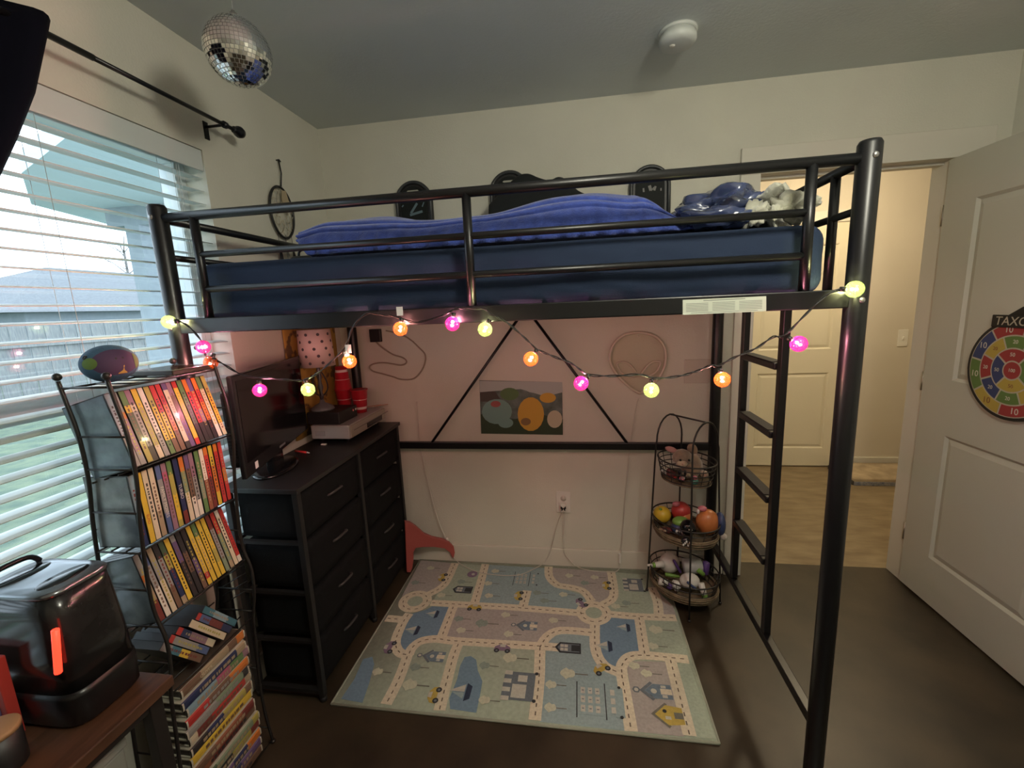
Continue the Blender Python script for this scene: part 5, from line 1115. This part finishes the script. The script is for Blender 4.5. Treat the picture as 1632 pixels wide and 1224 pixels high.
def cap(lo, la, a, b_, mt, nm, lift):    # curved elliptic cap made of rings so that it follows the ball
    vs = []; n = 28; rings_ = 6
    for r in range(rings_, -1, -1):
        for lo2, la2 in ringp(lo, la, a*r/rings_, b_*r/rings_, n):
            d = Vector((math.cos(la2)*math.cos(lo2), math.cos(la2)*math.sin(lo2), math.sin(la2))); vs.append(pc_ + Vector((d.x*RR[0], d.y*RR[1], d.z*RR[2]))*lift)
    under(e, MB().add(vs, [(r*n+k, r*n+(k+1) % n, (r+1)*n+(k+1) % n, (r+1)*n+k) for r in range(rings_) for k in range(n)], 0, True).build(nm, mt))
ppm = M('plush_purple', (.055, .03, .075), .8); pgm = M('plush_green', (.10, .17, .035), .8); pym = M('plush_gold', (.42, .26, .05), .7)
cap(-.30, .12, .95, .75, ppm, 'purple_patch', 1.006); cap(-1.30, .12, .32, .30, pgm, 'green_patch', 1.012); cap(.52, .05, .16, .42, pgm, 'green_patch', 1.014)
patch([(-.35, -.55), (.05, -.55), (-.12, -.08)], pym, 'gold_triangle', 1.02)
for lo in (-.35, -.10): cap(lo, .30, .035, .05, black_m, 'dot_eye', 1.016)
under(e, MB().tube([pc_+Vector((math.cos(l)*RR[0]*math.cos(t), math.sin(l)*RR[1]*math.cos(t), RR[2]*math.sin(t)))*1.015 for l, t in [(-1.55+.10*math.cos(a)*(1-a/12), .45+.13*math.sin(a)*(1-a/12)) for a in [k*.45 for k in range(18)]]], .0014, 6).build('curl', black_m))
fc = empty('flat_case', (.15, -1.19, 1.338), 'flat dark brown case lying on top of the rack', 'case')
under(fc, MB().box((.104, -1.288, 1.3355), (.244, -1.152, 1.350)).build('case_shell', M('case_brown', (.035, .024, .018), .3), bevel=.003)); under(fc, MB().box((.110, -1.282, 1.3502), (.238, -1.158, 1.3512)).build('case_cover', thin_glass('case_cover_clear', (.8, .75, .7), .25, .08)))

# ================================================================ SIDE TABLE, HUMIDIFIER
TZ = .63; TX0, TX1, TY0, TY1 = .03, .335, -2.55, -1.515
tb = empty('side_table', (TX0, TY1, 0), 'dark brown wooden side table under the window', 'table')
tw_m = M('table_wood', (.075, .034, .018), .4, var=.35, vscale=10, stretch=(6, .6, 1)); tl_m = M('table_leg_black', (.014, .012, .011), .5)
under(tb, MB().box((TX0, TY0, TZ-.028), (TX1, TY1, TZ)).build('table_top', tw_m, bevel=.003))
for x in (TX0+.02, TX1-.032):
    for y in (TY1-.036, TY0+.036): under(tb, MB().box((x-.014, y-.016, 0), (x+.014, y+.016, TZ-.028)).build('table_leg', tl_m, bevel=.002))
for x in (TX0+.02, TX1-.032): under(tb, MB().box((x-.010, TY0+.052, TZ-.058), (x+.010, TY1-.052, TZ-.028)).build('apron', tl_m))
hx, hy = .158, -1.597; hu = empty('humidifier', (hx, hy, TZ), 'black smoky tank humidifier with a red light strip on the table', 'humidifier')
dark_gl = M('humidifier_base_black', (.006, .006, .007), .3); tank_m = M('smoky_tank', (.020, .021, .021), .16, vscale=14, col2=(.007, .007, .008))
lip_m = M('chrome_lid', (.22, .24, .26), .2, .8)
hr = lambda z, rx, ry: sup_ring(hx, hy, z, rx, ry, 5.0, 64)
under(hu, MB().loft([hr(TZ+.001, .110, .070), hr(TZ+.010, .117, .076), hr(TZ+.07, .119, .078), hr(TZ+.085, .118, .077)]).build('humidifier_base', dark_gl))
under(hu, MB().loft([hr(TZ+.0855, .116, .0755), hr(TZ+.16, .112, .073), hr(TZ+.25, .104, .069), hr(TZ+.300, .098, .066)]).build('water_tank', tank_m))
under(hu, MB().loft([hr(TZ+.3005, .100, .068), hr(TZ+.308, .100, .068), hr(TZ+.312, .094, .062), hr(TZ+.313, .05, .04)]).build('lid', lip_m))
for sx in (-1, 1): under(hu, MB().loft([sup_ring(hx+sx*.052, hy-.002, TZ+.3115, .026, .050, 2.2, 32), sup_ring(hx+sx*.052, hy-.002, TZ+.3142, .023, .046, 2.2, 32)]).build('grip_recess', blackgloss_m))
under(hu, MB().tube(smooth_path([(hx-.085, hy-.05, TZ+.313), (hx-.085, hy-.03, TZ+.332), (hx-.085, hy+.03, TZ+.332), (hx-.085, hy+.05, TZ+.313)], 5), .006, 8).build('lid_handle', blackgloss_m))
red_l = M('red_light', (.6, .03, .02), .4, emit=(1, .035, .015), estr=2.2)
pa, pb = on_pl(88, 1004, Vector((hx, hy-.079, TZ)), Vector((0, -1, 0))), on_pl(93, 1072, Vector((hx, hy-.080, TZ)), Vector((0, -1, 0)))
under(hu, MB().tube([pa, pb], .0065, 8).build('light_strip', red_l))
bx_ = on_z(6, 1140, TZ+.02)
e = empty('carton', (.100, -1.690, TZ), 'red printed carton on the table beside the humidifier', 'carton')
mm = basis((.100, -1.690, TZ+.0005), (1, 0, 0), (0, 1, 0), (0, 0, 1))
under(e, MB().box((-.045, -.010, 0), (.045, .010, .185), mat=mm).build('carton_box', M('carton_red', (.42, .04, .03), .5), bevel=.002))
under(e, MB().box((-.035, -.0112, .03), (.030, -.0102, .09), mat=mm).build('carton_print', M('carton_purple', (.10, .05, .12), .5)))
wl = on_z(8, 1155, TZ+.088)
e = empty('candle_jar', (wl.x, wl.y, TZ), 'round jar with a tan wooden lid on the near table edge', 'jar')
under(e, MB().lathe([(.034, .0005), (.036, .004), (.036, .078)], (wl.x-.010, wl.y-.012, TZ), 28).build('jar_body', black_m)); under(e, MB().lathe([(.037, .0782), (.037, .087), (.034, .089), (0, .089)], (wl.x-.010, wl.y-.012, TZ), 28).build('jar_lid', M('lid_wood', (.36, .21, .10), .6)))
e = empty('storage_box', (.10, -1.66, 0), 'pale grey storage box standing under the side table', 'box')
under(e, MB().box((.055, -1.76, .001), (.225, -1.57, .47)).build('box_body', M('box_pale', (.30, .30, .27), .6, var=.1, vscale=6), bevel=.006)); under(e, MB().box((.050, -1.765, .471), (.230, -1.565, .495)).build('box_lid', M('box_lid_pale', (.34, .34, .31), .55), bevel=.005))

# ================================================================ DARTBOARD ON THE DOOR
DCy, DCz, DR = -.440, 1.166, .190; DXf = 2.9445
db = empty('dart_target', (DXf, DCy, DCz), 'round coloured number target board hanging on the door', 'target board')
def dpt(r, a, d): return Vector((DXf-d, DCy - r*math.sin(a)*-1*-1, DCz + r*math.cos(a)))     # a = 0 is up, positive towards the room
disc_r = lambda r, d, n=64: [dpt(r, 2*PI*k/n, d) for k in range(n)]
under(db, MB().loft([disc_r(DR, .0005), disc_r(DR, .014)], smooth=False).build('board_rim', M('board_black', (.012, .010, .009), .6)))
under(db, MB().loft([disc_r(DR-.012, .0141), disc_r(DR-.012, .0150)], smooth=False).build('board_lines', M('board_cream', (.42, .38, .30), .7)))
dcol = {k: M('board_'+k, c, .7) for k, c in dict(r=(.30, .035, .035), b=(.035, .05, .14), g=(.11, .19, .05), y=(.42, .32, .06)).items()}
def sector(r0, r1, a0, a1, c, num, d=.0151):
    g = .0035; n = 10; A0, A1 = a0 + g/r1, a1 - g/r1; B0, B1 = a0 + g/max(r0, .02), a1 - g/max(r0, .02)
    o_ = [dpt(r1-g/2, A0+(A1-A0)*k/n, d) for k in range(n+1)] + [dpt(r0+g/2, B1+(B0-B1)*k/n, d) for k in range(n+1)]
    s_ = under(db, MB().prism(o_, (-.0006, 0, 0)).build('score_sector', dcol[c]))
    p = dpt((r0+r1)/2, (a0+a1)/2, d+.0012)
    if num: subpart(s_, text_mesh('score_number', num, .034 if r1 > .13 else .020, M('num_cream', (.55, .52, .44), .7) if c != 'y' else M('num_brown', (.22, .09, .04), .7), basis(p, (0, -1, 0), (0, 0, 1), (-1, 0, 0)), None, .0003))
def dpt(r, a, d): return Vector((DXf-d, DCy + r*math.sin(a), DCz + r*math.cos(a)))            # a = 0 is up, +90 deg is towards the hinge
st = math.radians
for k, c in enumerate('bgyrbgyr'): sector(.132, DR-.014, st(80-45-k*-45), st(80-k*-45), c if True else c, '10')
for k, c in enumerate('yrbgyrbg'): sector(.084, .130, st(58-35+k*45), st(58+10+k*45), c, '20')
for k, c in enumerate('rbyg'): sector(.036, .082, st(-30+k*90-10), st(60+k*90-10), c, '50')
under(db, MB().prism([dpt(.032, 2*PI*k/32, .0151) for k in range(32)], (-.0006, 0, 0)).build('bullseye', dcol['r']))
under(db, text_mesh('score_number', '100', .018, M('num_cream', (.55, .52, .44), .7), basis(dpt(0, 0, .0163), (0, -1, 0), (0, 0, 1), (-1, 0, 0)), None, .0003))
bn = under(db, MB().box((DXf-.020, DCy-.13, DCz+.158), (DXf-.0152, DCy+.105, DCz+.205)).build('name_banner', M('board_black', (.012, .010, .009), .6), bevel=.003))
subpart(bn, text_mesh('banner_lettering', 'TAXO', .046, M('num_silver', (.42, .38, .30), .5), basis((DXf-.0206, DCy+.09, DCz+.181), (0, -1, 0), (0, 0, 1), (-1, 0, 0)), None, .0003, 'LEFT', .12))
under(db, MB().prism([Vector((DXf-.012, DCy+y, DCz+z)) for y, z in ((.05, .204), (.0, .235), (-.04, .245), (-.08, .235), (-.12, .204))], (.006, 0, 0)).build('hanging_tab', M('board_black', (.012, .010, .009), .6)))

# ================================================================ HALLWAY THINGS
a, b2 = on_y(1429, 552, HY-.0003), on_y(1448, 525, HY-.0003)
e = empty('light_switch', (a.x, HY, a.z), 'white light switch on the hallway wall', 'light switch')
under(e, MB().box((a.x, HY-.006, a.z), (b2.x, HY-.0003, b2.z)).build('switch_plate', white_m, bevel=.002)); under(e, MB().box(((a.x+b2.x)/2-.005, HY-.014, (a.z+b2.z)/2-.010), ((a.x+b2.x)/2+.005, HY-.0062, (a.z+b2.z)/2+.010)).build('toggle', white_m, bevel=.001))
e = empty('floor_cushion', (3.6, 1.3, 0), 'flat tan cushion with a blue woven edge on the hallway floor', 'cushion')
under(e, round_box((.85, .36, .05), .012, (10, 6, 4)).build('cushion_top', M('cushion_tan', (.40, .31, .20), .9, var=.2, vscale=12), loc=(3.86, 1.43, .0345)))
under(e, MB().box((3.435, 1.243, .002), (4.285, 1.2495, .030)).build('cushion_edge', M('cushion_blue', (.12, .14, .22), .9, vscale=60, col2=(.30, .30, .30)))); under(e, MB().box((3.428, 1.25, .002), (3.4345, 1.60, .034)).build('cushion_end', M('cushion_dark', (.06, .055, .05), .9)))
